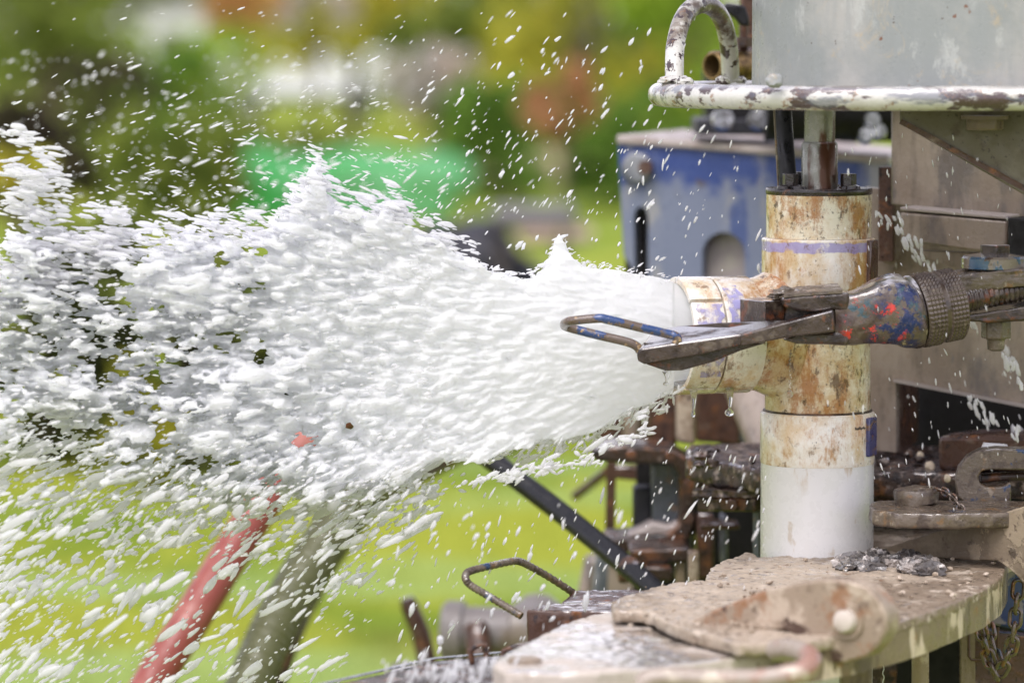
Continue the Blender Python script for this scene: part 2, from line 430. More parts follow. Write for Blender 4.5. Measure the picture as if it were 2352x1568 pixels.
mat('mud_lumps', (0.09, 0.08, 0.075), [dict(c=(0.34, 0.30, 0.27), s=45, lo=0.5, hi=0.6), dict(c=(0.03, 0.026, 0.026), s=60, lo=0.56, hi=0.64)], rough=0.25, bump=1.2, coat=.5, wet=.5)
mat('pinkish_rod', (0.33, 0.27, 0.22), [dict(c=(0.28, 0.13, 0.09), s=18, lo=0.52, hi=0.64, a=.8), dict(c=(0.52, 0.45, 0.36), s=22, lo=0.55, hi=0.66)], rough=0.3, bump=.5, coat=.4)
mat('grip_mud', (0.115, 0.088, 0.062), [dict(c=(0.05, 0.033, 0.025), s=60, lo=0.48, hi=0.62, a=.85), dict(c=(0.20, 0.11, 0.045), s=50, lo=0.58, hi=0.66, a=.7), dict(c=(0.015, 0.04, 0.10), s=26, lo=0.64, hi=0.67), dict(c=(0.30, 0.25, 0.19), s=90, lo=0.6, hi=0.68, a=.7)], rough=0.38, bump=1.0, bscale=220, coat=.2, wet=.6, wlo=.48, whi=.6, wsc=50)
mat('collar_steel', (0.085, 0.062, 0.046), [dict(c=(0.035, 0.022, 0.018), s=50, lo=0.48, hi=0.62, a=.8), dict(c=(0.19, 0.15, 0.11), s=70, lo=0.58, hi=0.68, a=.6)], rough=0.25, bump=.4, bscale=300, coat=.35, spec=.4)
mat('chain_steel', (0.13, 0.10, 0.08), [dict(c=(0.25, 0.10, 0.045), s=70, lo=0.5, hi=0.62, a=.7), dict(c=(0.06, 0.10, 0.15), s=60, lo=0.57, hi=0.65, a=.7)], rough=0.25, metal=.5, bump=.5, coat=.5)
mat('brass', (0.30, 0.20, 0.09), [dict(c=(0.10, 0.06, 0.035), s=40, lo=0.5, hi=0.66)], rough=0.35, metal=.7, bump=.3)
mat('chrome', (0.55, 0.56, 0.58), rough=0.2, metal=.9, bump=.1)
mat('red_hose', (0.26, 0.062, 0.048), [dict(c=(0.42, 0.17, 0.13), s=8, lo=0.45, hi=0.65, a=.8), dict(c=(0.12, 0.06, 0.05), s=14, lo=0.66, hi=0.74, a=.8)], rough=0.4, bump=.3)
mat('green_hose', (0.105, 0.11, 0.048), [dict(c=(0.22, 0.21, 0.13), s=9, lo=0.54, hi=0.68, a=.6), dict(c=(0.055, 0.055, 0.03), s=14, lo=0.56, hi=0.68, a=.8)], rough=0.4, bump=.5)
mat('stone', (0.62, 0.52, 0.38), rough=0.5, bump=.3)
mat('grey_body', (0.20, 0.18, 0.175), [dict(c=(0.18, 0.145, 0.11), s=12, lo=0.52, hi=0.66), dict(c=(0.05, 0.045, 0.04), s=16, lo=0.62, hi=0.7)], rough=0.45, bump=.3)
mat('wood_light', (0.45, 0.34, 0.27), rough=0.6, bump=.2)
mat('wood_grey', (0.20, 0.19, 0.20), rough=0.6, bump=.2)
mat('wood_dark', (0.06, 0.05, 0.05), rough=0.6, bump=.2)
mat('green_plastic', (0.03, 0.27, 0.055), [dict(c=(0.11, 0.34, 0.14), s=1.1, lo=0.45, hi=0.6, a=.9, d=2)], rough=0.45, bump=.1)
mat('slate_tarp', (0.018, 0.018, 0.026), rough=0.5, bump=.1)
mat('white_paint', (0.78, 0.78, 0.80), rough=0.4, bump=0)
mat('window_dark', (0.03, 0.035, 0.04), rough=0.1, bump=0)
mat('tan_straw', (0.34, 0.28, 0.16), [dict(c=(0.22, 0.16, 0.10), s=4, lo=.5, hi=.6)], rough=0.8, bump=.3)
mat('bark', (0.09, 0.065, 0.045), rough=0.8, bump=.3)
mat('black_print', (0.03, 0.03, 0.04), rough=.5, bump=0)
mat('primer_purple', (0.20, 0.17, 0.42), [dict(c=(0.55, 0.47, 0.36), s=60, lo=.52, hi=.6), dict(c=(0.12, 0.06, 0.05), s=90, lo=.58, hi=.64)], rough=.4, bump=.1)
mat('strip_blue', (0.035, 0.035, 0.13), [dict(c=(0.16, 0.08, 0.03), s=50, lo=.55, hi=.63)], rough=.3, bump=.2, coat=.4)
mat('strip_brown', (0.06, 0.026, 0.018), [dict(c=(0.22, 0.10, 0.03), s=50, lo=.52, hi=.63, st=(1, 1, .3))], rough=.25, bump=.2, coat=.5)


def lawn_mat():
    m = mat('lawn', (0.275, 0.305, 0.042), [dict(c=(0.16, 0.225, 0.030), s=.9, lo=.44, hi=.60, d=3, st=(1, .5, 1)), dict(c=(0.26, 0.35, 0.11), s=.8, lo=.50, hi=.62, d=3, st=(.5, 1.4, 1), a=.8), dict(c=(0.12, 0.11, 0.035), s=.9, lo=.48, hi=.62, d=3, a=.8, band=(('Y', -5, 10.8, .9, .8), ('X', -9, -.25, .4, .8)))], rough=.9, bump=.6, bscale=40, spec=0.0)
    return m


lawn_mat()


def leaf_mat(name, a, b, c=None):
    a, b = [tuple(min(.6, q * (1.0 if name in ('leaf_dark', 'leaf_brown') else 1.8)) for q in x) for x in (a, b)]
    m = bpy.data.materials.new(name); m.use_nodes = True
    n = m.node_tree.nodes; l = m.node_tree.links
    n.clear()
    tc = n.new('ShaderNodeTexCoord'); t = n.new('ShaderNodeTexNoise'); t.inputs['Scale'].default_value = 3.6; t.inputs['Detail'].default_value = 4
    l.new(tc.outputs['Object'], t.inputs[0])
    r = n.new('ShaderNodeValToRGB'); l.new(t.outputs['Fac'], r.inputs[0])
    r.color_ramp.elements[0].position = .38; r.color_ramp.elements[0].color = (*a, 1)
    r.color_ramp.elements[1].position = .58; r.color_ramp.elements[1].color = (*b, 1)
    if c:
        e = r.color_ramp.elements.new(.66); e.color = (*c, 1)
    e = r.color_ramp.elements.new(.30); e.color = (a[0] * .3, a[1] * .3, a[2] * .3, 1)
    d = n.new('ShaderNodeBsdfDiffuse'); tr = n.new('ShaderNodeBsdfTranslucent'); mx = n.new('ShaderNodeMixShader'); mx.inputs[0].default_value = .45
    l.new(r.outputs[0], d.inputs[0]); l.new(r.outputs[0], tr.inputs[0]); l.new(d.outputs[0], mx.inputs[1]); l.new(tr.outputs[0], mx.inputs[2])
    o = n.new('ShaderNodeOutputMaterial'); l.new(mx.outputs[0], o.inputs[0])
    MATS[name] = m


def water_mat(name, white, bumpd, glass_rough=.03, col=(.95, .955, .965), trl=.45, edge=0):
    m = bpy.data.materials.new(name); m.use_nodes = True
    n = m.node_tree.nodes; l = m.node_tree.links; n.clear()
    d = n.new('ShaderNodeBsdfDiffuse'); d.inputs[0].default_value = (*col, 1)
    tr = n.new('ShaderNodeBsdfTranslucent'); tr.inputs[0].default_value = (*col, 1)
    m1 = n.new('ShaderNodeMixShader'); m1.inputs[0].default_value = trl
    l.new(d.outputs[0], m1.inputs[1]); l.new(tr.outputs[0], m1.inputs[2])
    g = n.new('ShaderNodeBsdfGlass'); g.inputs['IOR'].default_value = 1.33; g.inputs['Roughness'].default_value = glass_rough
    g.inputs[0].default_value = (1, 1, 1, 1)
    m2 = n.new('ShaderNodeMixShader'); m2.inputs[0].default_value = white
    l.new(g.outputs[0], m2.inputs[1]); l.new(m1.outputs[0], m2.inputs[2])
    if bumpd:
        tc = n.new('ShaderNodeTexCoord'); t = n.new('ShaderNodeTexNoise'); t.inputs['Scale'].default_value = 1; t.inputs['Detail'].default_value = 4
        mp = n.new('ShaderNodeMapping'); mp.inputs['Scale'].default_value = (45, 150, 230); mp.inputs['Rotation'].default_value = (0, 0.2, 0)
        l.new(tc.outputs['Object'], mp.inputs[0]); l.new(mp.outputs[0], t.inputs[0])
        b = n.new('ShaderNodeBump'); b.inputs['Strength'].default_value = bumpd; b.inputs['Distance'].default_value = .003
        l.new(t.outputs['Fac'], b.inputs['Height'])
        for q in (d, tr, g): l.new(b.outputs[0], q.inputs['Normal'])
    if edge:      # thin rims of a drop let most light straight through
        lw = n.new('ShaderNodeLayerWeight'); lw.inputs['Blend'].default_value = .35
        mr = n.new('ShaderNodeMapRange'); mr.inputs[1].default_value = .35; mr.inputs[2].default_value = 1; mr.inputs[3].default_value = 0; mr.inputs[4].default_value = edge
        l.new(lw.outputs['Facing'], mr.inputs[0])
        t_ = n.new('ShaderNodeBsdfTransparent'); m3 = n.new('ShaderNodeMixShader')
        l.new(mr.outputs[0], m3.inputs[0]); l.new(m2.outputs[0], m3.inputs[1]); l.new(t_.outputs[0], m3.inputs[2]); m2 = m3
    o = n.new('ShaderNodeOutputMaterial'); l.new(m2.outputs[0], o.inputs[0])
    MATS[name] = m


water_mat('water_foam', .95, .25, .2, (.985, .99, 1.0), .62)
water_mat('water_drop', .84, 0, .02, (.99, .99, 1.0), .68, .7)
water_mat('water_clear', .12, 0, .0)

# ------------------------------------------------------------------ setting: ground, lawn
g = MB(); g.add([(-300, -20, 0), (300, -20, 0), (300, 420, 0), (-300, 420, 0)], [(0, 1, 2, 3)])
o = make_obj('lawn', g, 'lawn'); o['kind'] = 'structure'

# grass tufts over the nearer lawn: one object nobody could count
N = 26000
gx = rng.uniform(-3.2, 3.2, N); gy = 8.5 + 14 * rng.random(N) ** 1.4
gx *= gy / 12
ha = rng.uniform(0, math.pi, N); hh = rng.uniform(.02, .05, N); ww = .004
v = np.zeros((N, 3, 3))
v[:, 0] = np.stack([gx - np.cos(ha) * ww, gy - np.sin(ha) * ww, 0 * gx], -1)
v[:, 1] = np.stack([gx + np.cos(ha) * ww, gy + np.sin(ha) * ww, 0 * gx], -1)
v[:, 2] = np.stack([gx + rng.normal(0, .015, N), gy + rng.normal(0, .015, N), hh], -1)


def np_mesh(name, verts, faces, matname, smooth=True):
    me = bpy.data.meshes.new(name)
    faces = np.asarray(faces, np.int32); k = faces.shape[1]
    me.vertices.add(len(verts)); me.vertices.foreach_set('co', np.asarray(verts, np.float32).ravel())
    me.loops.add(faces.size); me.loops.foreach_set('vertex_index', faces.ravel())
    me.polygons.add(len(faces)); me.polygons.foreach_set('loop_start', np.arange(0, faces.size, k, dtype=np.int32))
    me.update(calc_edges=True)
    if smooth: me.shade_smooth()
    me.materials.append(MATS[matname])
    o = bpy.data.objects.new(name, me); COL.objects.link(o)
    return o


o = np_mesh('grass', v.reshape(-1, 3), np.arange(3 * N).reshape(-1, 3), 'lawn', False); o['kind'] = 'stuff'

# ------------------------------------------------------------------ shrubs and trees far behind
leaf_mat('leaf_olive', (0.055, 0.075, 0.018), (0.17, 0.21, 0.045), (0.25, 0.27, 0.06))
leaf_mat('leaf_lime', (0.10, 0.15, 0.02), (0.22, 0.31, 0.035), (0.33, 0.36, 0.05))
leaf_mat('leaf_green', (0.05, 0.09, 0.02), (0.12, 0.20, 0.035), (0.17, 0.27, 0.05))
leaf_mat('leaf_dark', (0.025, 0.03, 0.014), (0.07, 0.08, 0.03), (0.10, 0.12, 0.04))
leaf_mat('leaf_yellow', (0.18, 0.19, 0.03), (0.36, 0.31, 0.04), (0.45, 0.30, 0.06))
leaf_mat('leaf_orange', (0.30, 0.16, 0.06), (0.50, 0.20, 0.08), (0.52, 0.36, 0.18))
leaf_mat('leaf_pink', (0.36, 0.26, 0.20), (0.52, 0.42, 0.40), (0.34, 0.34, 0.16))
leaf_mat('leaf_rust', (0.22, 0.11, 0.05), (0.38, 0.19, 0.10), (0.30, 0.24, 0.08))
leaf_mat('leaf_brown', (0.05, 0.042, 0.032), (0.10, 0.085, 0.055), (0.13, 0.12, 0.05))


def shrub(name, label, cat, px, py_top, Y, wpx, matn, seed, n=900, leaf=.07, base_z=0.0, py_bot=None, group='shrubs and trees beyond the lawn'):
    """crown of many leaves over a short stem; column px, top row, distance"""
    rr = np.random.default_rng(seed)
    top = at(px, py_top, Y)
    zb = at(px, py_bot, Y).z if py_bot else base_z
    H = top.z - zb
    W = wpx * S(Y)
    loc = Vector((top.x, Y, 0))
    r0 = root(name, label, cat, loc, group)
    t = MB()
    ph = zb + H * .75
    t.tube([loc + Vector((0, 0, 0)), loc + Vector((.05 * W, 0, ph * .5)), loc + Vector((-.03 * W, 0, ph))], [.035 * W + .01, .025 * W + .01, .01], 8)
    for k in range(4):
        a = k * 1.7 + seed
        t.tube([loc + Vector((0, 0, ph * .45)), loc + Vector((math.cos(a) * W * .22, math.sin(a) * W * .2, ph * .85))], [.012 * W + .006, .005], 6)
    make_obj('trunk', t, 'bark', r0)
    # clumps
    nc = 14
    cc = np.stack([rr.uniform(-.42, .42, nc) * W, rr.uniform(-.3, .3, nc) * W, zb + H * rr.uniform(.12, .9, nc)], -1)
    cr = rr.uniform(.12, .26, nc) * min(W, H * 1.3)
    cc[:, 2] = np.minimum(cc[:, 2], zb + H - cr * .8)
    k = rr.integers(0, nc, n)
    d = rr.normal(size=(n, 3)); d /= np.linalg.norm(d, axis=1)[:, None]
    p = cc[k] + d * (cr[k] * rr.uniform(.55, 1.05, n))[:, None]
    p[:, 2] = np.maximum(p[:, 2], .02)
    a = rr.normal(size=(n, 3)); a /= np.linalg.norm(a, axis=1)[:, None]
    b = np.cross(a, rr.normal(size=(n, 3))); b /= np.linalg.norm(b, axis=1)[:, None]
    L = (leaf * rr.uniform(.6, 1.3, n))[:, None]
    q = np.stack([p - a * L, p + b * L * .45, p + a * L, p - b * L * .45], 1).reshape(-1, 3)
    me = np_mesh('crown', q, np.arange(4 * n).reshape(-1, 4), matn, False)
    me.parent = r0
    return r0


SH = [
    ('shrub', 'low dark leafy plant where the jet meets the black pipe', 'shrub', 1080, 800, 14.6, 260, 'leaf_dark', 900, .05, None),  # name, label, category, column, top row, distance, width px, material, n, leaf, bottom row
    ('tree', 'tall olive green tree at the edge of the view above the spray', 'tree', 90, -220, 46, 420, 'leaf_olive', 1500, .13, None),
    ('tree', 'mid green leafy tree next to the white shed wall', 'tree', 360, 70, 48, 420, 'leaf_lime', 1300, .12, None),
    ('shrub', 'dark brown-green shrub low beside the far spray', 'shrub', 130, 140, 34, 420, 'leaf_brown', 1300, .09, None),
    ('shrub', 'tall olive shrub under the mid green tree', 'shrub', 400, 260, 31, 380, 'leaf_olive', 1300, .09, None),
    ('shrub', 'orange-leaved shrub top beside the white shed wall', 'shrub', 545, -60, 52, 180, 'leaf_orange', 500, .10, 75),
    ('shrub', 'pale pinkish shrub top above the white van', 'shrub', 720, -40, 54, 170, 'leaf_pink', 500, .10, 70),
    ('tree', 'yellow-green tree crown above the white van', 'tree', 800, -160, 60, 440, 'leaf_yellow', 1500, .14, 150),
    ('shrub', 'bright green shrub covering one end of the white van', 'shrub', 430, 95, 45, 180, 'leaf_green', 800, .10, None),
    ('tree', 'yellowish tree crown right behind the falling drops', 'tree', 1050, -200, 58, 420, 'leaf_olive', 1500, .14, None),
    ('shrub', 'pinkish flowering shrub over the far end of the van', 'shrub', 985, 110, 42, 190, 'leaf_pink', 600, .09, 260),
    ('tree', 'broad yellow-green tree next to the lifting eye', 'tree', 1330, -220, 55, 480, 'leaf_yellow', 1600, .14, None),
    ('shrub', 'rust-coloured shrub hanging over the green bushes', 'shrub', 1290, 140, 33, 150, 'leaf_rust', 700, .08, 320),
    ('shrub', 'mid green bush beneath the rust-coloured shrub', 'shrub', 1170, 190, 36, 330, 'leaf_green', 1200, .09, None),
    ('tree', 'lime green tree seen through the lifting eye', 'tree', 1600, -120, 50, 380, 'leaf_lime', 1500, .12, None),
    ('shrub', 'green bush beside the blue drill housing', 'shrub', 1470, 170, 35, 330, 'leaf_green', 1300, .09, None),
    ('tree', 'olive tree hidden mostly behind the white drum', 'tree', 1900, -200, 56, 520, 'leaf_olive', 1500, .14, None),
    ('tree', 'large dark tree standing farthest back over the shed', 'tree', 240, -260, 88, 380, 'leaf_olive', 1200, .2, -5),
    ('shrub', 'dark olive bush under the green tarp', 'shrub', 620, 290, 38, 420, 'leaf_olive', 1200, .09, None),
    ('shrub', 'dark green low bush behind the water jet', 'shrub', 90, 520, 14.2, 460, 'leaf_dark', 1300, .05, None),
    ('shrub', 'black-green low bush in the middle behind the jet', 'shrub', 430, 540, 14.0, 460, 'leaf_dark', 1300, .05, None),
    ('shrub', 'dull green low bush behind the torn jet edge', 'shrub', 800, 640, 14.4, 420, 'leaf_dark', 1200, .05, None),
    ('flowering_shrub', 'small yellow flowering plant glimpsed through the jet', 'shrub', 330, 820, 13.2, 160, 'leaf_yellow', 500, .03, None),
    ('flowering_shrub', 'yellow ochre bush at the edge behind the arcing drops', 'shrub', 40, 350, 17.5, 150, 'leaf_yellow', 500, .04, 460),
]
for i, (nm, lab, cat, px, pt, Y, wp, mt, n_, lf, pb) in enumerate(SH):
    shrub(nm, lab, cat, px, pt, Y, wp, mt, 100 + i, n_, lf, 0, pb)
# a far hedge that reads as one mass
n = 9000
hx = rng.uniform(-26, 26, n); hy = rng.uniform(104, 112, n); hzv = rng.uniform(0, 4.5, n) ** 1.0
hzv *= .75 + .25 * np.sin(hx * .7) + .0
a = rng.normal(size=(n, 3)); a /= np.linalg.norm(a, axis=1)[:, None]
b = np.cross(a, rng.normal(size=(n, 3))); b /= np.linalg.norm(b, axis=1)[:, None]
p = np.stack([hx, hy, np.maximum(hzv, .1)], -1)
q = np.stack([p - a * .35, p + b * .2, p + a * .35, p - b * .2], 1).reshape(-1, 3)
o = np_mesh('treeline', q, np.arange(4 * n).reshape(-1, 4), 'leaf_olive', False); o['kind'] = 'stuff'

# white shed wall seen at the top
Y = 92
r0 = root('garden_shed', 'white shed wall blurred between the far trees', 'shed', Vector((at(345, 0, Y).x, Y, 0)))
c = at(345, 60, Y); W = 235 * S(Y)
m = MB().box((c.x, Y + 1.2, 1.1), W, 2.4, 2.2); make_obj('wall', m, 'white_paint', r0)
m = MB().prism([(c.x - W * .56, Y - .15, 2.2), (c.x + W * .56, Y - .15, 2.2), (c.x, Y - .15, 3.0)], (0, 2.7, 0)); make_obj('roof', m, 'wood_grey', r0)
m = MB().box((c.x + W * .2, Y - .012, .85), .7, .03, 1.7); make_obj('door', m, 'wood_grey', r0)
# white van
Y = 72
cx = at(700, 200, Y).x
r0 = root('parked_van', 'white parked van half hidden by the far bushes', 'van', Vector((cx, Y, 0)))
hl = 1.8
side = [(-hl, .35), (-hl, 1.0), (-hl + .25, 1.18), (-hl + .6, 1.30), (hl - .05, 1.26), (hl, .8), (hl - .05, .35)]
m = MB().prism([(cx + x, Y - .8, z) for x, z in side], (0, 1.7, 0)); make_obj('body', m, 'white_paint', r0, bevel=.06)
for sx in (-1.0, 1.05):
    wh = MB().lathe((cx + sx, Y - .86, .32), (0, 1, 0), [(0, .18), (0, .32), (.2, .32)], 24)
    wo_ = make_obj('wheel', wh, 'window_dark', r0)
    sub(wo_, 'rim', MB().lathe((cx + sx, Y - .875, .32), (0, 1, 0), [(0, .17), (.02, .19)], 20), 'chrome', r0)
m = MB().box((cx - .95, Y - .805, 1.08), .42, .02, .2); make_obj('window', m, 'window_dark', r0)
m = MB().box((cx, Y - .82, .42), 2 * hl - .4, .06, .14); make_obj('side_skirt', m, 'window_dark', r0)

# bright green tarp heap
Y = 33
gp = []
m = MB()
for (px, py, rx, ry) in ((590, 405, 95, 70), (700, 420, 140, 62), (830, 400, 150, 62), (960, 405, 130, 60), (640, 445, 110, 50), (1010, 420, 80, 55)):
    c = at(px, py, Y)
    m.blob(c, rx * S(Y), .45, ry * S(Y), .18, 2.2, 3, px)
m2 = at(780, 470, Y)
m.box((m2.x, Y, .16), 1.9, .8, .3)
o = make_obj('green_tarp', m, 'green_plastic', origin=Vector((m2.x, Y, 0)), voxel=.04)
o['label'] = 'bright green plastic tarp heaped on the lawn beyond the jet'; o['category'] = 'tarp'
# tan straw heap
Y = 40
m = MB()
for (px, py, rx, ry) in ((1180, 420, 80, 50), (1270, 405, 100, 45), (1370, 400, 80, 50), (1230, 440, 120, 40)):
    c = at(px, py, Y); m.blob((c.x, Y, c.z), rx * S(Y), .5, ry * S(Y), .25, 2.5, 3, px)
c = at(1270, 440, Y); m.blob((c.x, Y, .12), .9, .6, .25, .2)
o = make_obj('straw_heap', m, 'tan_straw', origin=Vector((c.x, Y, 0)), voxel=.05)
o['label'] = 'pale tan straw heap behind the grey-topped stand'; o['category'] = 'straw heap'
# slate dark tarp
Y = 15.8
m = MB()
for (px, py, rx, ry) in ((1010, 620, 80, 110), (1100, 610, 100, 110), (1180, 660, 80, 80), (930, 690, 80, 90)):
    c = at(px, py, Y); m.blob(c, rx * S(Y), .22, ry * S(Y), .15, 2, 3, px)
c = at(1080, 700, Y); m.box((c.x, Y, c.z / 2), .44, .4, c.z)
o = make_obj('dark_tarp', m, 'slate_tarp', origin=Vector((c.x, Y, 0)), voxel=.025)
o['label'] = 'dark slate tarp bulging up between water jet and steel stand'; o['category'] = 'tarp'
# steel stand just beyond the jet
Y = 15.5
c = at(1235, 490, Y)
r0 = root('jack_stand', 'blurred steel stand with grey top and pale lower ledge beyond the jet', 'stand', Vector((c.x, Y, 0)))
def bx(name, x0, y0, x1, y1, mt, dy=0.0, dp=.24, bev=.008):
    a0 = at(x0, y0, Y + dy); a1 = at(x1, y1, Y + dy)
    return make_obj(name, MB().box(((a0.x + a1.x) / 2, Y + dy + dp / 2, (a0.z + a1.z) / 2), a1.x - a0.x, dp, a0.z - a1.z), mt, r0, bevel=bev)
bx('top_plate', 1132, 478, 1318, 506, 'wood_grey')
bx('upper_rail', 1140, 506, 1322, 528, 'wood_dark', .01)
bx('ledge', 1192, 528, 1288, 553, 'wood_light', -.03)
bx('ledge', 1296, 528, 1362, 550, 'wood_light', -.01)
bx('ledge_rail', 1200, 553, 1345, 562, 'wood_dark', -.02)
for px in (1150, 1288):
    a0 = at(px, 560, Y + .04)
    make_obj('leg', MB().box((a0.x, Y + .06, a0.z / 2 + .01), .048, .08, a0.z), 'wood_dark', r0, bevel=.006)
bx('side_block', 1296, 500, 1330, 560, 'wood_dark', .03)

# ------------------------------------------------------------------ the drill rig (large structure)
rig = root('drill_rig', 'muddy blue and grey steel drill rig filling the view behind the pipe', 'drill rig', Vector((.42, 5.0, 0)))
# blue faded housing
P = VP(1419, 5.4, 2060, 5.3)
hp = [(1419, 329), (1776, 356), (2044, 377), (2044, 482), (1985, 482), (1985, 1060), (1640, 1000), (1500, 720), (1476, 650), (1433, 587)]
hb = make_obj('housing_panel', MB().prism([P.pt(x, y) for x, y in hp], P.n * .03), 'blue_faded', rig, smooth=False)
slot = [P.pt(x, y, -.02) for x, y in [(1448, 500), (1453, 482), (1464, 475), (1477, 482), (1482, 500), (1480, 720), (1452, 720)]]
arch = [P.pt(1655 + 49 * math.cos(a), 585 - 50 * math.sin(a), -.02) for a in [math.pi * k / 12 for k in range(13)]] + [P.pt(1606, 740, -.02), P.pt(1704, 740, -.02)]
cut(hb, [MB().prism(slot, P.n * .08), MB().prism(arch, P.n * .08)])
make_obj('slot_cover', MB().prism([P.pt(x, y, .034) for x, y in [(1436, 465), (1500, 465), (1500, 735), (1436, 735)]], P.n * .02), 'dark', rig)
make_obj('arch_cover', MB().prism([P.pt(x, y, .033) for x, y in [(1590, 520), (1715, 520), (1715, 750), (1590, 750)]], P.n * .02), 'pink_grey', rig)
make_obj('round_boss', MB().lathe(P.pt(1466, 386), -P.n, [(-.002, .022), (.012, .022), (.016, .018), (.016, 0)], 28), 'blue_grey_steel', rig)
make_obj('boss_pin', MB().lathe(P.pt(1486, 384, -.012), -P.n, [(0, .010), (.014, .010), (.014, 0)], 16), 'rust_dark', rig)
A, B = P.pt(1419, 329), P.pt(2044, 377)
nn = P.n
tp = [A - nn * .008, B - nn * .008, B + nn * .32, A + nn * .32 + Vector((.02, 0, 0))]
make_obj('housing_top', MB().prism(tp, (0, 0, .012)), 'pale_warm_grey', rig, bevel=.003, lump=(4, .004, .03))
back = VP(1500, 5.9, 2200, 5.3)
make_obj('housing_back', MB().prism([back.pt(x, y) for x, y in [(1500, 420), (2300, 420), (2300, 1040), (1660, 1040), (1510, 700)]], (0, .02, 0)), 'dark', rig)
# motor on top
zt = A.z + .012
mo = at(1757, 300, 5.35)
mm = make_obj('motor', MB().box((mo.x, 5.42, zt + .055), .115, .12, .11), 'dark', rig, bevel=.008)
sub(mm, 'base_plate', MB().box((at(1690, 300, 5.35).x, 5.42, zt + .012), .11, .16, .022), 'slate_tarp', rig, bevel=.003)
for px in (1660, 1742, 1835):
    q = at(px, 282, 5.28)
    sub(mm, 'fitting', MB().lathe((q.x, 5.30, q.z), (0, -1, .2), [(0, .012), (.02, .012), (.02, .016), (.035, .014), (.035, 0)], 14), 'chrome', rig)
m2_ = make_obj('motor', MB().lathe((at(1985, 0, 5.2).x - .13, 5.25, zt + .055), (1, 0, 0), [(0, .05), (0, .06), (.2, .06), (.2, .05), (.24, .045)], 28), 'dark', rig)
for px, py in ((2003, 283), (2018, 310), (1990, 318)):
    q = at(px, py, 5.15)
    sub(m2_, 'fitting', MB().lathe((q.x, 5.17, q.z), (0, -1, .2), [(0, .010), (.02, .012), (.03, .010), (.03, 0)], 12), 'chrome', rig)
for (px, pt_, Y) in ((1700, 255, 5.9), (1880, 250, 5.8)):
    q = at(px, pt_, Y)
    sub(mm, 'black_block', MB().box((q.x, Y, q.z + .0), .11, .1, .14), 'dark', rig, bevel=.01)

# grey mast
Q = VP(2067, 4.56, 2334, 4.50)
U = VP(2047, 4.60, 2352, 4.56)
make_obj('mast_upper_plate', MB().prism([U.pt(x, y) for x, y in [(2047, 244), (2760, 262), (2760, 545), (2352, 503), (2047, 470)]], U.n * .02), 'mast_grey', rig, bevel=.002)
make_obj('mast_gap_post', MB().prism([U.pt(x, y, .03) for x, y in [(2018, 384), (2050, 384), (2050, 600), (2018, 600)]], U.n * .02), 'rust_dark', rig)
bt = [Q.pt(2067, 485), Q.pt(2334, 508)]
make_obj('mast_beam', MB().prism([Q.pt(x, y, -.035) for x, y in [(2067, 487), (2313, 508), (2313, 583), (2240, 577), (2068, 554)]], Q.n * .06), 'mast_grey', rig, bevel=.003)
tpz = [Q.pt(2067, 487, -.035), Q.pt(2313, 508, -.035)]
make_obj('beam_lit_strip', MB().prism([tpz[0] + Vector((0, 0, .002)), tpz[1] + Vector((0, 0, .002)), tpz[1] + Q.n * .05 + Vector((0, 0, .002)), tpz[0] + Q.n * .05 + Vector((0, 0, .002))], (0, 0, .004)), 'pale_warm_grey', rig, bevel=.001)  # pale strip paints the light along the beam's top edge
make_obj('beam_end_post', MB().prism([Q.pt(x, y, -.06) for x, y in [(2314, 500), (2420, 505), (2420, 640), (2314, 640)]], Q.n * .05), 'dark', rig, bevel=.003)
lp = VP(1980, 4.67, 2352, 4.62)
lo_ = make_obj('mast_lower_plate', MB().prism([lp.pt(x, y) for x, y in [(1985, 430), (2760, 520), (2760, 1120), (1985, 1030)]], lp.n * .025), 'mast_grey', rig, bevel=0)
cut(lo_, [MB().prism([lp.pt(x, y, -.02) for x, y in [(2052, 876), (2352, 936), (2700, 1006), (2700, 1020), (2700, 1090), (2052, 1060)]], lp.n * .08)])
make_obj('mast_opening_lip', MB().prism([lp.pt(x, y, -.006) for x, y in [(2052, 870), (2352, 929), (2700, 999), (2700, 1006), (2352, 936), (2052, 877)]], lp.n * .012), 'pale_warm_grey', rig)
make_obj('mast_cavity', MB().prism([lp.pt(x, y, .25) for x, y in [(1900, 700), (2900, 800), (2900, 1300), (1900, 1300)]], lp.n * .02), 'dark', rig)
make_obj('mast_cavity_side', MB().prism([lp.pt(2052, 870, .026), lp.pt(2052, 1050, .026), lp.pt(2052, 1050, .026) + lp.n * .2, lp.pt(2052, 870, .026) + lp.n * .2], (-.012, 0, 0)), 'rust_dark', rig)
make_obj('dark_oval_plate', MB().prism([lp.pt(2044 + 15 * math.cos(a), 592 - 30 * math.sin(a), -.01) for a in [2 * math.pi * k / 20 for k in range(20)]], lp.n * .012), 'mast_grey', rig)
make_obj('beam_shadow_bar', MB().prism([Q.pt(x, y, .0) for x, y in [(2090, 575), (2400, 590), (2400, 640), (2180, 612)]], Q.n * .03), 'mast_grey', rig)

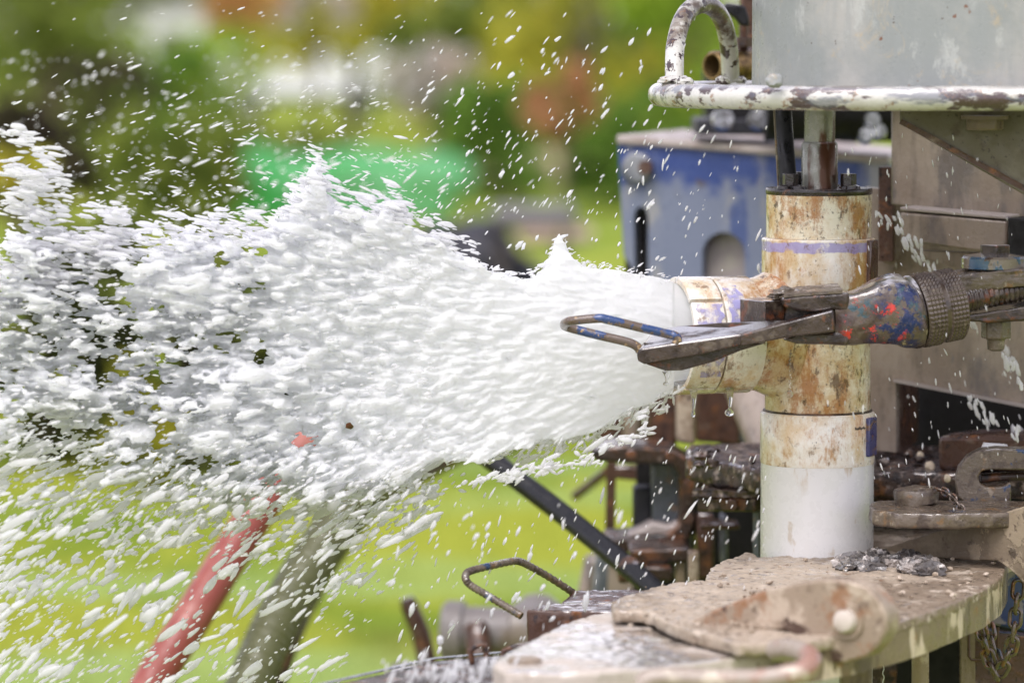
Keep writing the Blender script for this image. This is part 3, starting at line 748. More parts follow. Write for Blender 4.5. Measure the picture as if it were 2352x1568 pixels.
# rotary table / wet deck behind the pipe
zd = 1.082
dk = [hz(1575, 1048, zd), hz(1660, 1062, zd), hz(1760, 1080, zd), hz(2030, 1085, zd), hz(2400, 1090, zd)]
dk2 = [hz(2500, 1025, zd), hz(1580, 1018, zd)]
m = MB().prism(dk + dk2, (0, 0, -.03))
make_obj('deck_plate', m, 'wet_deck', rig, voxel=.005, lump=[(0, .006, .03), (0, .004, .010)])
mesh_front = VP(1600, 4.68, 1760, 4.63)
make_obj('rusty_beam', MB().prism([mesh_front.pt(x, y) for x, y in [(1612, 1068), (1770, 1084), (1770, 1128), (1612, 1122)]], mesh_front.n * .12), 'wet_brown', rig, bevel=.003, lump=(4, .003, .02))
make_obj('ledge', MB().prism([mesh_front.pt(x, y, -.05) for x, y in [(1590, 1124), (1740, 1130), (1740, 1142), (1590, 1140)]], mesh_front.n * .14), 'wet_deck', rig, lump=(5, .006, .01))
make_obj('ledge_block', MB().prism([mesh_front.pt(x, y, -.045) for x, y in [(1600, 1141), (1735, 1143), (1735, 1176), (1600, 1174)]], mesh_front.n * .12), 'wet_brown', rig, bevel=.003)
make_obj('thin_post', MB().prism([mesh_front.pt(x, y, -.02) for x, y in [(1729, 1176), (1742, 1176), (1742, 1400), (1729, 1400)]], mesh_front.n * .02), 'blue_grey_steel', rig)
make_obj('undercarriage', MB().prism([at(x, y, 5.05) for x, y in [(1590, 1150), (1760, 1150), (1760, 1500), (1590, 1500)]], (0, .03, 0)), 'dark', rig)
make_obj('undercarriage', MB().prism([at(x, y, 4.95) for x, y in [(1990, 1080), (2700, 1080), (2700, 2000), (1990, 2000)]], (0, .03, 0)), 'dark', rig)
make_obj('deck_front', MB().prism([at(x, y, 4.58) for x, y in [(2005, 1090), (2190, 1090), (2190, 1200), (2005, 1200)]], (0, .05, 0)), 'wet_brown', rig, bevel=.004, lump=(4, .003, .02))
for i in range(12):
    px = rng.uniform(1600, 1740) if i % 3 else rng.uniform(2015, 2170)
    q = hz(px, rng.uniform(1028, 1068), zd + .008)
    o = make_obj('mud_clod', MB().blob(q, rng.uniform(.004, .010), .008, rng.uniform(.003, .007), .5, 3, 2, i), 'wet_deck', rig)
# dark columns behind
for (x0, x1, Y, mt) in ((1490, 1556, 5.15, 'rust_dark'), (1555, 1597, 5.0, 'lug_rusty'), (1597, 1700, 5.3, 'rust_dark')):
    make_obj('column', MB().prism([at(x, y, Y) for x, y in [(x0, 820), (x1, 820), (x1, 1022), (x0, 1015)]], (0, .05, 0)), mt, rig, bevel=.004)
make_obj('rear_beam', MB().prism([at(x, y, 5.5) for x, y in [(1362, 925), (1500, 915), (1500, 1010), (1372, 1022)]], (0, .06, 0)), 'rust_dark', rig, bevel=.006)
make_obj('rear_beam', MB().prism([at(x, y, 5.42) for x, y in [(1432, 880), (1470, 880), (1470, 1018), (1432, 1018)]], (0, .05, 0)), 'mast_grey', rig, bevel=.006)
make_obj('grey_chute', MB().tube([at(1670, 800, 5.05), at(1720, 900, 5.0), at(1800, 1060, 4.9)], [.026, .03, .036], 28), 'mast_grey', rig)
# C-shaped frame
yc_ = 4.95
make_obj('c_frame', MB().prism([at(x, y, yc_) for x, y in [(1362, 1030), (1440, 1022), (1540, 1030), (1578, 1052), (1596, 1095), (1596, 1205), (1580, 1245), (1548, 1262), (1395, 1272), (1388, 1240), (1530, 1225), (1555, 1208), (1560, 1180), (1560, 1090), (1545, 1068), (1370, 1060), (1358, 1045)]], (0, .11, 0)), 'wet_brown', rig, bevel=.004)
make_obj('c_frame_web', MB().prism([at(x, y, yc_ + .045) for x, y in [(1497, 1064), (1565, 1064), (1565, 1215), (1497, 1215)]], (0, .03, 0)), 'blue_grey_steel', rig, bevel=.003)
make_obj('c_frame_block', MB().prism([at(x, y, yc_ + .07) for x, y in [(1455, 1120), (1497, 1120), (1497, 1225), (1455, 1225)]], (0, .05, 0)), 'slate_tarp', rig, bevel=.004)
make_obj('corner_fill', MB().prism([at(x, y, yc_ + .012) for x, y in [(1440, 1232), (1475, 1214), (1500, 1200), (1540, 1208), (1560, 1195), (1562, 1228)]], (0, .06, 0)), 'pale_warm_grey', rig, bevel=.004)
make_obj('thin_post', MB().prism([at(x, y, 5.2) for x, y in [(1394, 1060), (1416, 1060), (1412, 1232), (1390, 1232)]], (0, .02, 0)), 'rust_dark', rig)
make_obj('cross_bar', MB().prism([at(x, y, 5.3) for x, y in [(1400, 1070), (1500, 1070), (1500, 1108), (1400, 1098)]], (0, .03, 0)), 'rust_dark', rig, bevel=.003)
make_obj('stay_rod', MB().tube([at(1322, 1138, 5.7), at(1395, 1082, 5.6)], .0075, 10), 'rust_dark', rig)
make_obj('lower_slab', MB().prism([at(x, y, 4.85) for x, y in [(1445, 1262), (1580, 1258), (1600, 1290), (1450, 1300)]], (0, .1, 0)), 'wet_brown', rig, bevel=.004)
make_obj('lower_post', MB().prism([at(x, y, 4.86) for x, y in [(1552, 1270), (1574, 1270), (1574, 1420), (1552, 1420)]], (0, .03, 0)), 'lug_rusty', rig, bevel=.003)
make_obj('lower_post', MB().prism([at(x, y, 4.8) for x, y in [(1582, 1268), (1606, 1268), (1606, 1420), (1582, 1420)]], (0, .03, 0)), 'lug_rusty', rig, bevel=.003)
make_obj('dark_column', MB().prism([at(x, y, 5.3) for x, y in [(1372, 1250), (1400, 1250), (1390, 1500), (1350, 1500)]], (0, .04, 0)), 'blue_grey_steel', rig, bevel=.004)
make_obj('pale_column', MB().prism([at(x, y, 5.45) for x, y in [(1345, 1275), (1480, 1290), (1480, 1500), (1300, 1500)]], (0, .04, 0)), 'mast_grey', rig, bevel=.01)
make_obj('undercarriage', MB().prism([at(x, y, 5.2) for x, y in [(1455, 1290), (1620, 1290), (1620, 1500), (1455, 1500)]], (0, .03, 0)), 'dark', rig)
make_obj('back_plate', MB().prism([at(x, y, 5.35) for x, y in [(1572, 1036), (1770, 1036), (1770, 1500), (1572, 1500)]], (0, .03, 0)), 'dark', rig)
make_obj('back_plate', MB().prism([at(x, y, 5.12) for x, y in [(1462, 1062), (1590, 1062), (1590, 1226), (1462, 1226)]], (0, .02, 0)), 'dark', rig)
for (x0, y0, x1, y1, Y_, mt_) in ((1600, 1178, 1640, 1330, 4.95, 'rust_dark'), (1655, 1185, 1672, 1300, 4.9, 'blue_grey_steel'), (1478, 1300, 1545, 1335, 4.82, 'wet_brown'), (1610, 1200, 1700, 1216, 4.86, 'rust_dark'), (1598, 1064, 1622, 1150, 4.84, 'wet_brown'), (1420, 1296, 1446, 1340, 4.9, 'rust_dark')):
    make_obj('bracket', MB().prism([at(x0, y0, Y_), at(x1, y0 + 3, Y_), at(x1, y1, Y_), at(x0, y1, Y_)], (0, .05, 0)), mt_, rig, bevel=.004)
for (bx_, by_) in ((1520, 1246), (1450, 1044), (1540, 1046), (1582, 1110), (1582, 1190), (1680, 1158)):
    make_obj('bolt', MB().hexn(at(bx_, by_, 4.93 if bx_ < 1600 else 4.60), (0, -1, 0), .0075, .008), 'rust_dark', rig, bevel=.001)
# steel block and plates beside the hook
BL = VP(2150, 4.56, 2352, 4.50)
make_obj('steel_block', MB().prism([BL.pt(x, y) for x, y in [(2152, 1000), (2400, 1000), (2400, 1082), (2152, 1082)]], BL.n * .09), 'rust_dark', rig, bevel=.006, lump=(3, .003, .03))
make_obj('white_patch', MB().prism([at(x, y, 4.43) for x, y in [(2262, 1018), (2315, 1022), (2304, 1035), (2256, 1030)]], (0, .012, 0)), 'white_paint', rig)  # thin white plate stands in for a bright patch on the steel block
# under the front plate
make_obj('blue_box', MB().prism([at(x, y, 4.5) for x, y in [(2262, 1300), (2700, 1300), (2700, 1600), (2352, 1450), (2262, 1430)]], (0, .12, 0)), 'blue_chipped', rig, bevel=.003)
an = make_obj('angle_plate', MB().prism([at(x, y, 4.42) for x, y in [(2210, 1440), (2420, 1470), (2420, 1900), (2210, 1900)]], (0, .03, 0)), 'rust_dark', rig, bevel=.002, lump=(4, .003, .02))
make_obj('angle_plate_edge', MB().prism([at(x, y, 4.405) for x, y in [(2208, 1436), (2240, 1440), (2240, 1900), (2208, 1900)]], (0, .013, 0)), 'mud_rim', rig, lump=(5, .003, .01))
wp = [at(2225, 1415, 4.39), at(2225, 1505, 4.39), at(2231, 1514, 4.39), at(2285, 1517, 4.39), at(2292, 1508, 4.39), at(2292, 1440, 4.39)]
make_obj('wire_frame', MB().tube(wp, .0018, 8), 'rust_dark', rig)
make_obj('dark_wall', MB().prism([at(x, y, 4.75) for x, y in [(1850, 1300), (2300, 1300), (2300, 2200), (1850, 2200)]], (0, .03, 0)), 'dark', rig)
make_obj('muddy_block', MB().prism([at(x, y, 4.6) for x, y in [(1925, 1535), (2060, 1520), (2060, 1900), (1925, 1900)]], (0, .06, 0)), 'wet_deck', rig, lump=(5, .01, .015))
make_obj('rusty_rod', MB().tube([at(2114, 1420, 4.3), at(2114, 1900, 4.33)], .0098, 20), 'lug_rusty', rig, lump=(2, .001, .01))
make_obj('tan_post', MB().box((at(1967, 1600, 3.95).x, 3.97, at(0, 1600, 3.95).z), .030, .03, .14), 'mud_rim', rig, bevel=.002)
# bottom left wet platform
PLT = [hz(700, 1582, .935), hz(1000, 1514, .935), hz(1168, 1499, .935), hz(1330, 1485, .935), hz(1500, 1600, .935), hz(1400, 1800, .935), hz(600, 1800, .935)]
make_obj('wet_platform', MB().prism(PLT, (0, 0, -.05)), 'wet_brown', rig, voxel=.006, lump=[(0, .004, .02)])
make_obj('platform_edge', MB().tube([p + Vector((0, 0, .0015)) for p in PLT[:4]], .0016, 8), 'chrome', rig)
for pts in ([(1085, 1525), (1080, 1492), (1095, 1482), (1115, 1480), (1118, 1525)], [(1152, 1520), (1156, 1495), (1180, 1484), (1225, 1478), (1250, 1474)]):
    make_obj('edge_bracket', MB().tube([at(x, y, 3.95) for x, y in pts], .0030, 8, flat=1.0), 'rust_dark', rig)
# rusty block holding the rebar handle
make_obj('rusty_block', MB().prism([hz(x, y, .980) for x, y in [(1208, 1402), (1430, 1404), (1440, 1384), (1250, 1386)]], (0, 0, -.035)), 'rust_dark', rig, voxel=.0035, lump=[(0, .004, .012)])
make_obj('rusty_block', MB().prism([hz(x, y, .972) for x, y in [(1285, 1384), (1480, 1380), (1490, 1352), (1320, 1354)]], (0, 0, -.015)), 'rust_dark', rig, voxel=.0035, lump=[(0, .004, .010)])

# ------------------------------------------------------------------ fallen pieces further back
q0 = at(960, 1560, 5.6)
st = root('steel_stub', 'short rusty upright bar with rounded top behind the rebar handle', 'steel bar', Vector((q0.x, q0.y, 0)))
make_obj('bar', MB().tube([at(934, 1372, 5.6), at(940, 1390, 5.6), at(965, 1450, 5.6), at(1010, 1640, 5.6)], [.009, .0135, .014, .015], 18), 'rust_dark', st)
make_obj('base_block', MB().box(at(985, 1570, 5.6), .12, .1, .05), 'rust_dark', st, bevel=.01)
make_obj('stand', MB().box((at(985, 1600, 5.6).x, 5.6, at(0, 1600, 5.6).z / 2), .06, .06, at(0, 1600, 5.6).z), 'rust_dark', st)
q0 = at(1120, 1500, 5.5)
pm = root('grey_pump', 'blurred grey pump body behind the rebar handle', 'pump', Vector((q0.x, q0.y, 0)))
make_obj('casing', MB().lathe(at(1018, 1450, 5.55), (1, -.15, 0), [(0, .040), (.006, .046), (.03, .046), (.034, .038), (.10, .038), (.105, .045), (.14, .045), (.15, .03)], 36), 'grey_body', pm)
make_obj('dome', MB().lathe(at(1235, 1420, 5.6), (0, 0, 1), [(-.05, .042), (0, .042), (.02, .036), (.034, .018), (.038, 0)], 30), 'grey_body', pm)
make_obj('outlet', MB().tube([at(1095, 1440, 5.5), at(1100, 1480, 5.48), at(1105, 1560, 5.46)], .018, 16), 'rust_dark', pm)
make_obj('pedestal', MB().box((at(1130, 0, 5.55).x, 5.6, at(0, 1520, 5.55).z / 2 ), .14, .09, at(0, 1490, 5.55).z), 'rust_dark', pm, bevel=.01)

# ------------------------------------------------------------------ hoses
def smooth_path(pts, n=12):
    out = []
    P_ = [pts[0]] + list(pts) + [pts[-1]]
    for i in range(1, len(P_) - 2):
        p0, p1, p2, p3 = P_[i - 1:i + 3]
        for k in range(n):
            t = k / n
            out.append(.5 * ((2 * p1) + (p2 - p0) * t + (2 * p0 - 5 * p1 + 4 * p2 - p3) * t * t + (3 * p1 - p0 - 3 * p2 + p3) * t ** 3))
    out.append(P_[-2])
    return out


path = smooth_path([at(1180, 820, 5.6), at(900, 890, 5.5), at(745, 975, 5.42), at(640, 1100, 5.35), at(540, 1255, 5.28), at(440, 1420, 5.2), at(330, 1600, 5.15), at(230, 1800, 5.1)], 10)
thing('red_hose', 'faded red rubber hose bending down through the spray', 'hose', MB().tube(path, .0265, 24), 'red_hose', path[-1])
path = smooth_path([at(1230, 900, 5.7), at(1010, 990, 5.6), at(850, 1108, 5.5), at(772, 1210, 5.42), at(700, 1315, 5.35), at(630, 1440, 5.3), at(565, 1590, 5.25), at(480, 1800, 5.2)], 26)
thing('green_hose', 'thick ribbed olive green hose beside the red hose', 'hose', MB().tube(path, [.0325 + .0012 * math.sin(i * 1.9) for i in range(len(path))], 28), 'green_hose', path[-1])
path = smooth_path([at(1420, 960, 6.4), at(1130, 1010, 6.3), at(960, 1085, 6.2), at(850, 1160, 6.0), at(790, 1235, 5.9), at(728, 1330, 5.8), at(668, 1450, 5.7), at(612, 1620, 5.65), at(575, 1800, 5.6)], 10)
thing('dark_hose', 'dark mottled hose sagging behind the green hose', 'hose', MB().tube(path, .020, 18), 'wet_brown', path[-1])
path = smooth_path([at(1000, 960, 5.1), at(1120, 1050, 5.0), at(1290, 1178, 4.9), at(1470, 1325, 4.75), at(1540, 1390, 4.7)], 8)
bh = root('black_pipe', 'smooth black pipe slanting down from jet to muddy plate', 'pipe', path[-1])
make_obj('pipe_tube', MB().tube(path, .0136, 22), 'black_rubber', bh)
make_obj('end_clamp', MB().tube([at(1440, 1297, 4.775), at(1462, 1315, 4.76)], .0140, 16), 'rust_dark', bh)

# ------------------------------------------------------------------ PVC tee on the well riser
XP, YP = at(1879, 784, 4.4).x, 4.4


def zp(py): return at(1879, py, YP).z


RB = Vector((XP, YP, 0))
tee = root('pvc_tee', 'white rust-stained PVC tee on a clean white riser pipe', 'pipe fitting', RB)
K = S(4.4)


def vl(name, prof, mt, n=72, **k):
    return make_obj(name, MB().lathe((XP, YP, 0), (0, 0, 1), [(zp(y), r * K) for y, r in prof][::-1], n), mt, tee, **k)


vl('riser_pipe', [(1058, 130.5), (2600, 130.5)], 'pvc_white')
vl('lower_collar', [(941, 122), (944, 129), (948, 132), (1055, 132.5), (1061, 131)], 'pvc_stained')
vl('tee_body', [(655, 118), (941.5, 122)], 'pvc_stained_heavy')
vl('upper_collar', [(545, 127), (549, 131), (655, 131), (662, 128), (668, 118)], 'pvc_stained')
vl('top_bushing', [(446, 121), (544.5, 121)], 'pvc_stained_heavy')
# rust line rings at the joints
vl('joint_bead', [(938, 122), (940, 126), (945, 126), (946, 122)], 'wet_brown')
for (y0, y1, mt) in ((548, 654, 'strip_brown'), (952, 1040, 'strip_blue')):
    m = MB()
    ang = R(62)
    d = Vector((math.sin(ang), -math.cos(ang), 0)); tn = Vector((d.y, -d.x, 0))
    c = Vector((XP, YP, (zp(y0) + zp(y1)) / 2)) + d * 131.5 * K
    M3 = Matrix((tn, d, Vector((0, 0, 1)))).transposed()
    m.box(c, .022, .008, abs(zp(y0) - zp(y1)), M3)
    make_obj('clip_strip', m, mt, tee, bevel=.0015)
# branch
PH = R(17.5)
AX = Vector((-math.cos(PH), -math.sin(PH), 0)); BX = Vector((math.sin(PH), -math.cos(PH), 0)); ZX = Vector((0, 0, 1))
zc = at(1879, 763, 4.4).z
BC = Vector((XP, YP, zc))


def br(name, prof, mt, n=72, closed=False, **k):
    return make_obj(name, MB().lathe(BC, AX, prof, n, ref=(0, 0, 1), closed=closed), mt, tee, **k)


def ell(t, rz, rn, n=48):
    return [BC + AX * t + ZX * (rz * math.cos(2 * math.pi * k / n)) + BX * (rn * math.sin(2 * math.pi * k / n)) for k in range(n)]


m = MB(); n = 48
secs = [(.030, .088, .050), (.045, .083, .054), (.056, .076, .0575), (.066, .070, .0590), (.078, .0650, .0600), (.092, .0628, .0612), (.100, .062, .062)]
for t, a_, b_ in secs:
    m.v += ell(t, a_, b_)
for i in range(len(secs) - 1):
    for k in range(n):
        m.f.append((i * n + k, i * n + (k + 1) % n, (i + 1) * n + (k + 1) % n, (i + 1) * n + k))
make_obj('branch_neck', m, 'pvc_stained_heavy', tee)
br('branch_coupling', [(.088, .0600), (.088, .0645), (.091, .0668), (.133, .0668), (.1345, .0655), (.1345, .0600)], 'pvc_stained', closed=True)
# split end ring in four arcs with open slots
for (a0, a1) in ((-58, 38), (42, 150), (154, 298)):
    m = MB(); nn_ = 40
    rows = [(.1365, .0600), (.1365, .0650), (.1375, .0668), (.1725, .0672), (.1745, .0660), (.1745, .0600)]
    for i, (t, r) in enumerate(rows):
        for k in range(nn_ + 1):
            a = R(a0 + (a1 - a0) * k / nn_)
            m.v.append(BC + AX * t + (BX * math.cos(a) + ZX * math.sin(a)) * r)
    c_ = nn_ + 1
    for i in range(6):
        j = (i + 1) % 6
        for k in range(nn_):
            m.f.append((i * c_ + k, i * c_ + k + 1, j * c_ + k + 1, j * c_ + k))
    m.f.append(tuple(i * c_ for i in range(6))); m.f.append(tuple(i * c_ + nn_ for i in range(5, -1, -1)))
    make_obj('mouth_ring', m, 'pvc_mouth' if 'pvc_mouth' in MATS else 'pvc_stained', tee)
br('pipe_liner', [(.086, .0560), (.086, .0598), (.170, .0598), (.170, .0560)], 'pvc_white', closed=True)
# primer brush marks on the branch
m = MB()
for (t0, t1, a0, a1) in ((.140, .170, 10, 36), (.141, .165, -40, 8), (.113, .131, 15, 60)):
    rows = 10; o0 = len(m.v)
    for i in range(rows + 1):
        a = R(a0 + (a1 - a0) * i / rows)
        wob = .003 * math.sin(i * 1.3 + t0 * 300)
        for t in (t0 + wob, t1 + wob * .5):
            m.v.append(BC + AX * t + (BX * math.cos(a) + ZX * math.sin(a)) * .0676)
    for i in range(rows):
        m.f.append((o0 + 2 * i, o0 + 2 * i + 1, o0 + 2 * i + 3, o0 + 2 * i + 2))
pm_ = bpy.data.materials.new('primer_mark'); pm_.use_nodes = True
n_ = pm_.node_tree.nodes; l_ = pm_.node_tree.links
pb_ = n_['Principled BSDF']; pb_.inputs['Base Color'].default_value = (.36, .34, .62, 1); pb_.inputs['Roughness'].default_value = .35
tcn = n_.new('ShaderNodeTexCoord'); tn_ = n_.new('ShaderNodeTexNoise'); tn_.inputs['Scale'].default_value = 75; tn_.inputs['Detail'].default_value = 5
l_.new(tcn.outputs['Object'], tn_.inputs[0])
mr_ = n_.new('ShaderNodeMapRange'); mr_.inputs[1].default_value = .42; mr_.inputs[2].default_value = .62; mr_.inputs[3].default_value = 0; mr_.inputs[4].default_value = .8
l_.new(tn_.outputs[0], mr_.inputs[0]); l_.new(mr_.outputs[0], pb_.inputs['Alpha'])
MATS['primer_mark'] = pm_
make_obj('primer_mark', m, 'primer_mark', tee)
# faint black print on the lower collar
m = MB()
for k in range(9):
    ang = R(36 + k * 1.7)
    rr_ = 133.2 * K
    for (dz, hgt) in ((0, rng.uniform(.0015, .0035)),):
        p = Vector((XP + math.sin(ang) * rr_, YP - math.cos(ang) * rr_, zp(976) + rng.uniform(-.0006, .0006)))
        t = Vector((math.cos(ang), math.sin(ang), 0)) * .0007
        m.add([p - t, p + t, p + t * 1.4 + Vector((0, 0, hgt)), p - t * .6 + Vector((0, 0, hgt))], [(0, 1, 2, 3)])
make_obj('worn_print', m, 'black_print', tee)

# well cap plate with bolts
cap = root('well_cap', 'dark steel cap plate bolted over the top of the PVC tee', 'cap', Vector((XP, YP, zp(447))))
make_obj('plate', MB().lathe((XP, YP, 0), (0, 0, 1), [(zp(446) + .0004, 116 * K), (zp(446) + .0004, 121 * K), (zp(443), 122.5 * K), (zp(433), 122.5 * K), (zp(431), 121 * K)], 64), 'cap_black', cap, lump=None)
ztop = zp(431)
for (px, dy, s_) in ((1815, -.012, 1), (1948, -.012, 1), (1850, .045, 1), (1915, .045, 1)):
    x = at(px, 500, 4.39).x
    bo = make_obj('bolt', MB().hexn((x, YP + dy, ztop + .002), (0, 0, 1), .0095, .0145, .3), 'cap_black', cap, bevel=.0008)
    sub(bo, 'washer', MB().lathe((x, YP + dy, ztop), (0, 0, 1), [(0, .0115), (.002, .0112), (.002, .008)], 24), 'cap_black', cap)
for (px, dy) in ((1834, -.040), (1958, -.034), (1800, -.034)):
    x = at(px, 500, 4.37).x
    make_obj('nut', MB().lathe((x, YP + dy, ztop), (0, 0, 1), [(0, .0085), (.003, .008), (.0045, .004), (.0045, 0)], 16), 'cap_black', cap)
dp = root('drop_pipe', 'galvanised steel pipe standing on the well cap', 'pipe', Vector((XP, YP, ztop)))
make_obj('pipe_tube', MB().lathe((XP + .0003, YP, 0), (0, 0, 1), [(zp(327), 35.5 * K), (zp(120), 35.5 * K)], 36), 'steel_wet', dp)
make_obj('coupling', MB().lathe((XP + .0003, YP, 0), (0, 0, 1), [(ztop - .001, 41.5 * K), (zp(331), 41.5 * K), (zp(326), 38 * K), (zp(325), 35 * K)], 36), 'steel_wet', dp)
cb = root('black_cable', 'flat black cable hanging next to the steel pipe', 'cable', at(1815, 428, 4.42))
make_obj('cable', MB().tube([at(1798, 180, 4.44), at(1799, 262, 4.44), at(1804, 340, 4.43), at(1809, 400, 4.42), at(1812, 430, 4.42)], .0102, 18, flat=.6, up=(1, 0, 0)), 'black_rubber', cb)
make_obj('wire', MB().tube([at(1777, 180, 4.40), at(1779, 270, 4.40), at(1783, 340, 4.40), at(1788, 432, 4.40)], .0012, 8), 'grip_mud', cb)

# ------------------------------------------------------------------ drum and guard ring
DX, DY, DR = at(1727, 100, 4.345).x + .2355, 4.345, .235
dr = root('steel_drum', 'large pale painted steel drum hanging above the pipe', 'drum', Vector((DX, DY, at(1727, 205, 4.345).z)))
zb_ = at(2300, 212, DY - DR).z
make_obj('shell', MB().lathe((DX, DY, 0), (0, 0, 1), [(zb_, DR - .004), (zb_, DR), (1.95, DR), (1.95, DR - .004)], 128, closed=True), 'drum_paint', dr)
ring = root('guard_ring', 'chipped cream guard ring of round bar around the drum', 'guard ring', Vector((.5, 4.3, 1.53)))
ZR = 1.5312
xe = .4265; cyr = 4.34; rr_ = .26
rp = [Vector((1.3, cyr - rr_, ZR))] + [Vector((.43 + (1.3 - .43) * (1 - k / 8), cyr - rr_, ZR)) for k in range(1, 8)]
for k in range(33):
    a = math.pi * k / 32
    rp.append(Vector((xe - rr_ * math.sin(a), cyr - rr_ * math.cos(a), ZR)))
rp += [Vector((.4450, cyr + rr_, ZR))]
make_obj('ring_bar', MB().tube(rp, .0133, 28), 'cream_ring', ring)
eye = [(1549, 193, 4.30), (1549, 160, 4.31), (1550, 120, 4.33), (1555, 85, 4.35), (1566, 50, 4.37), (1584, 23, 4.40), (1612, 10, 4.43), (1640, 20, 4.46), (1659, 48, 4.49), (1670, 85, 4.51), (1676, 130, 4.53), (1678, 192, 4.55)]
ey = make_obj('lifting_eye', MB().tube(smooth_path([at(*e) for e in eye], 5), .0106, 24), 'cream_chipped', ring)
for (px, py, Y, s_) in ((1552, 186, 4.29, 1), (1572, 190, 4.25, .5), (1682, 185, 4.55, 1.0), (1660, 187, 4.52, .5)):
    sub(ey, 'weld_bead', MB().blob(at(px, py, Y), .016 * s_ + .002, .013 * s_ + .003, .006, .3, 3, 3, px), 'cream_chipped', ring)
make_obj('weld_lump', MB().blob(at(1778, 186, 4.10), .0095, .007, .008, .25, 2, 3, 4), 'drum_paint', ring)
GP = VP(2067, 4.25, 2352, 4.22)
gs = make_obj('gusset', MB().prism([GP.pt(x, y) for x, y in [(2066, 235), (2066, 284), (2352, 448), (2760, 660), (2760, 235)]], GP.n * .022), 'gusset_olive', ring, bevel=.002)
e0, e1 = GP.pt(2066, 284), GP.pt(2760, 660)
dd = (e1 - e0).normalized(); pn = dd.cross(GP.n)
if pn.z > 0: pn = -pn
make_obj('gusset_edge', MB().prism([e0 - GP.n * .003, e1 - GP.n * .003, e1 - GP.n * .003 - pn * .006, e0 - GP.n * .003 - pn * .006], GP.n * .002), 'rust_dark', ring, lump=(3, .0015, .008))
nb = make_obj('gusset_nut', MB().hexn(at(2262, 299, 4.20), (0, 0, 1), .021, .016, .5), 'mud_fin', ring, bevel=.002)
sub(nb, 'washer', MB().lathe(at(2262, 270, 4.20), (0, 0, 1), [(-.002, .026), (.002, .026)], 24), 'mud_fin', ring)

# valve behind the lifting eye
vv = root('ball_valve', 'brown bronze valve behind the lifting eye', 'valve', at(1690, 190, 4.9))
make_obj('outlet', MB().lathe(at(1640, 152, 4.80), (-.75, -.66, 0), [(-.09, .019), (0, .019), (.004, .0165), (.004, .0145), (-.05, .0145), (-.05, 0)], 32), 'brass', vv)
make_obj('body', MB().blob(at(1705, 150, 4.85), .024, .02, .026, .15, 2, 3, 2), 'rust_dark', vv)
make_obj('nut', MB().hexn(at(1708, 108, 4.82), (0, 0, 1), .014, .012), 'rust_dark', vv, bevel=.001)
make_obj('stem', MB().tube([at(1708, 110, 4.84), at(1708, 40, 4.84)], .006, 12), 'rust_dark', vv)
make_obj('handle', MB().prism([at(x, y, 4.78) for x, y in [(1662, 12), (1672, 8), (1712, 14), (1720, 40), (1722, 62), (1700, 58), (1690, 44), (1676, 34), (1664, 30)]], (0, .03, 0)), 'black_rubber', vv, bevel=.003)
make_obj('bracket', MB().prism([at(x, y, 5.0) for x, y in [(1700, -20), (1800, -20), (1800, 190), (1716, 190), (1706, 100)]], (0, .03, 0)), 'rust_dark', vv, bevel=.003)

# ------------------------------------------------------------------ pipe tong gripping the tee
YT = 4.24
tg = root('pipe_tong', 'muddy steel tong clamped in front of the PVC tee with loop handle', 'pipe tong', at(1900, 790, YT))
lh = [(1553, 789, 4.19), (1556, 778, 4.19), (1550, 771, 4.19), (1530, 766, 4.19), (1450, 747, 4.18), (1392, 733, 4.175), (1372, 731, 4.175), (1318, 736, 4.18), (1301, 740, 4.19), (1297, 745, 4.205), (1306, 752, 4.22), (1380, 771, 4.22), (1440, 785, 4.22), (1462, 795, 4.22), (1470, 806, 4.22)]
make_obj('loop_handle', MB().tube(smooth_path([at(*e) for e in lh], 5), .0051, 18), 'tool_blue_rod', tg)
# lever: broad blade and narrow bar
ext1 = Vector((.012, .055, .0155))
bl = [(1461, 812), (1470, 801), (1550, 789), (1700, 768), (1815, 738), (1815, 774), (1690, 797), (1607, 816), (1480, 838), (1464, 830)]
f1 = [at(x, y, 4.185) for x, y in bl]
m = MB()
nb_ = len(bl)
backp = [at(x, y, 4.185) + ext1 * k_ for (x, y), k_ in zip([(1475, 806), (1482, 798), (1540, 789), (1640, 776), (1815, 738), (1815, 774), (1690, 795), (1607, 812), (1490, 826), (1476, 822)], [1, 1, 1.0, .85, .12, .12, .5, .9, 1, 1])]
m.v = f1 + backp
m.f = [tuple(range(nb_)), tuple(range(2 * nb_ - 1, nb_ - 1, -1))] + [(i, (i + 1) % nb_, (i + 1) % nb_ + nb_, i + nb_) for i in range(nb_)]
make_obj('lever_blade', m, 'tool_mud', tg, bevel=.0022)
make_obj('lever_bar', MB().prism([at(x, y, 4.183) for x, y in [(1700, 768), (1815, 737.5), (1914, 713), (1918, 763), (1815, 774), (1700, 796)]], (0.002, .018, .001)), 'tool_mud', tg, bevel=.002)
ke = [(1482, 836), (1528, 852), (1567, 851), (1640, 831), (1700, 806), (1760, 788), (1690, 790), (1560, 815)]
make_obj('lever_keel', MB().prism([at(x, y, 4.198) for x, y in ke], (.002, .04, .004)), 'tool_mud', tg, bevel=.002)
make_obj('mud_lump', MB().blob(at(1490, 790, 4.20), .006, .004, .002, .6, 4, 3, 3), 'grip_mud', tg)
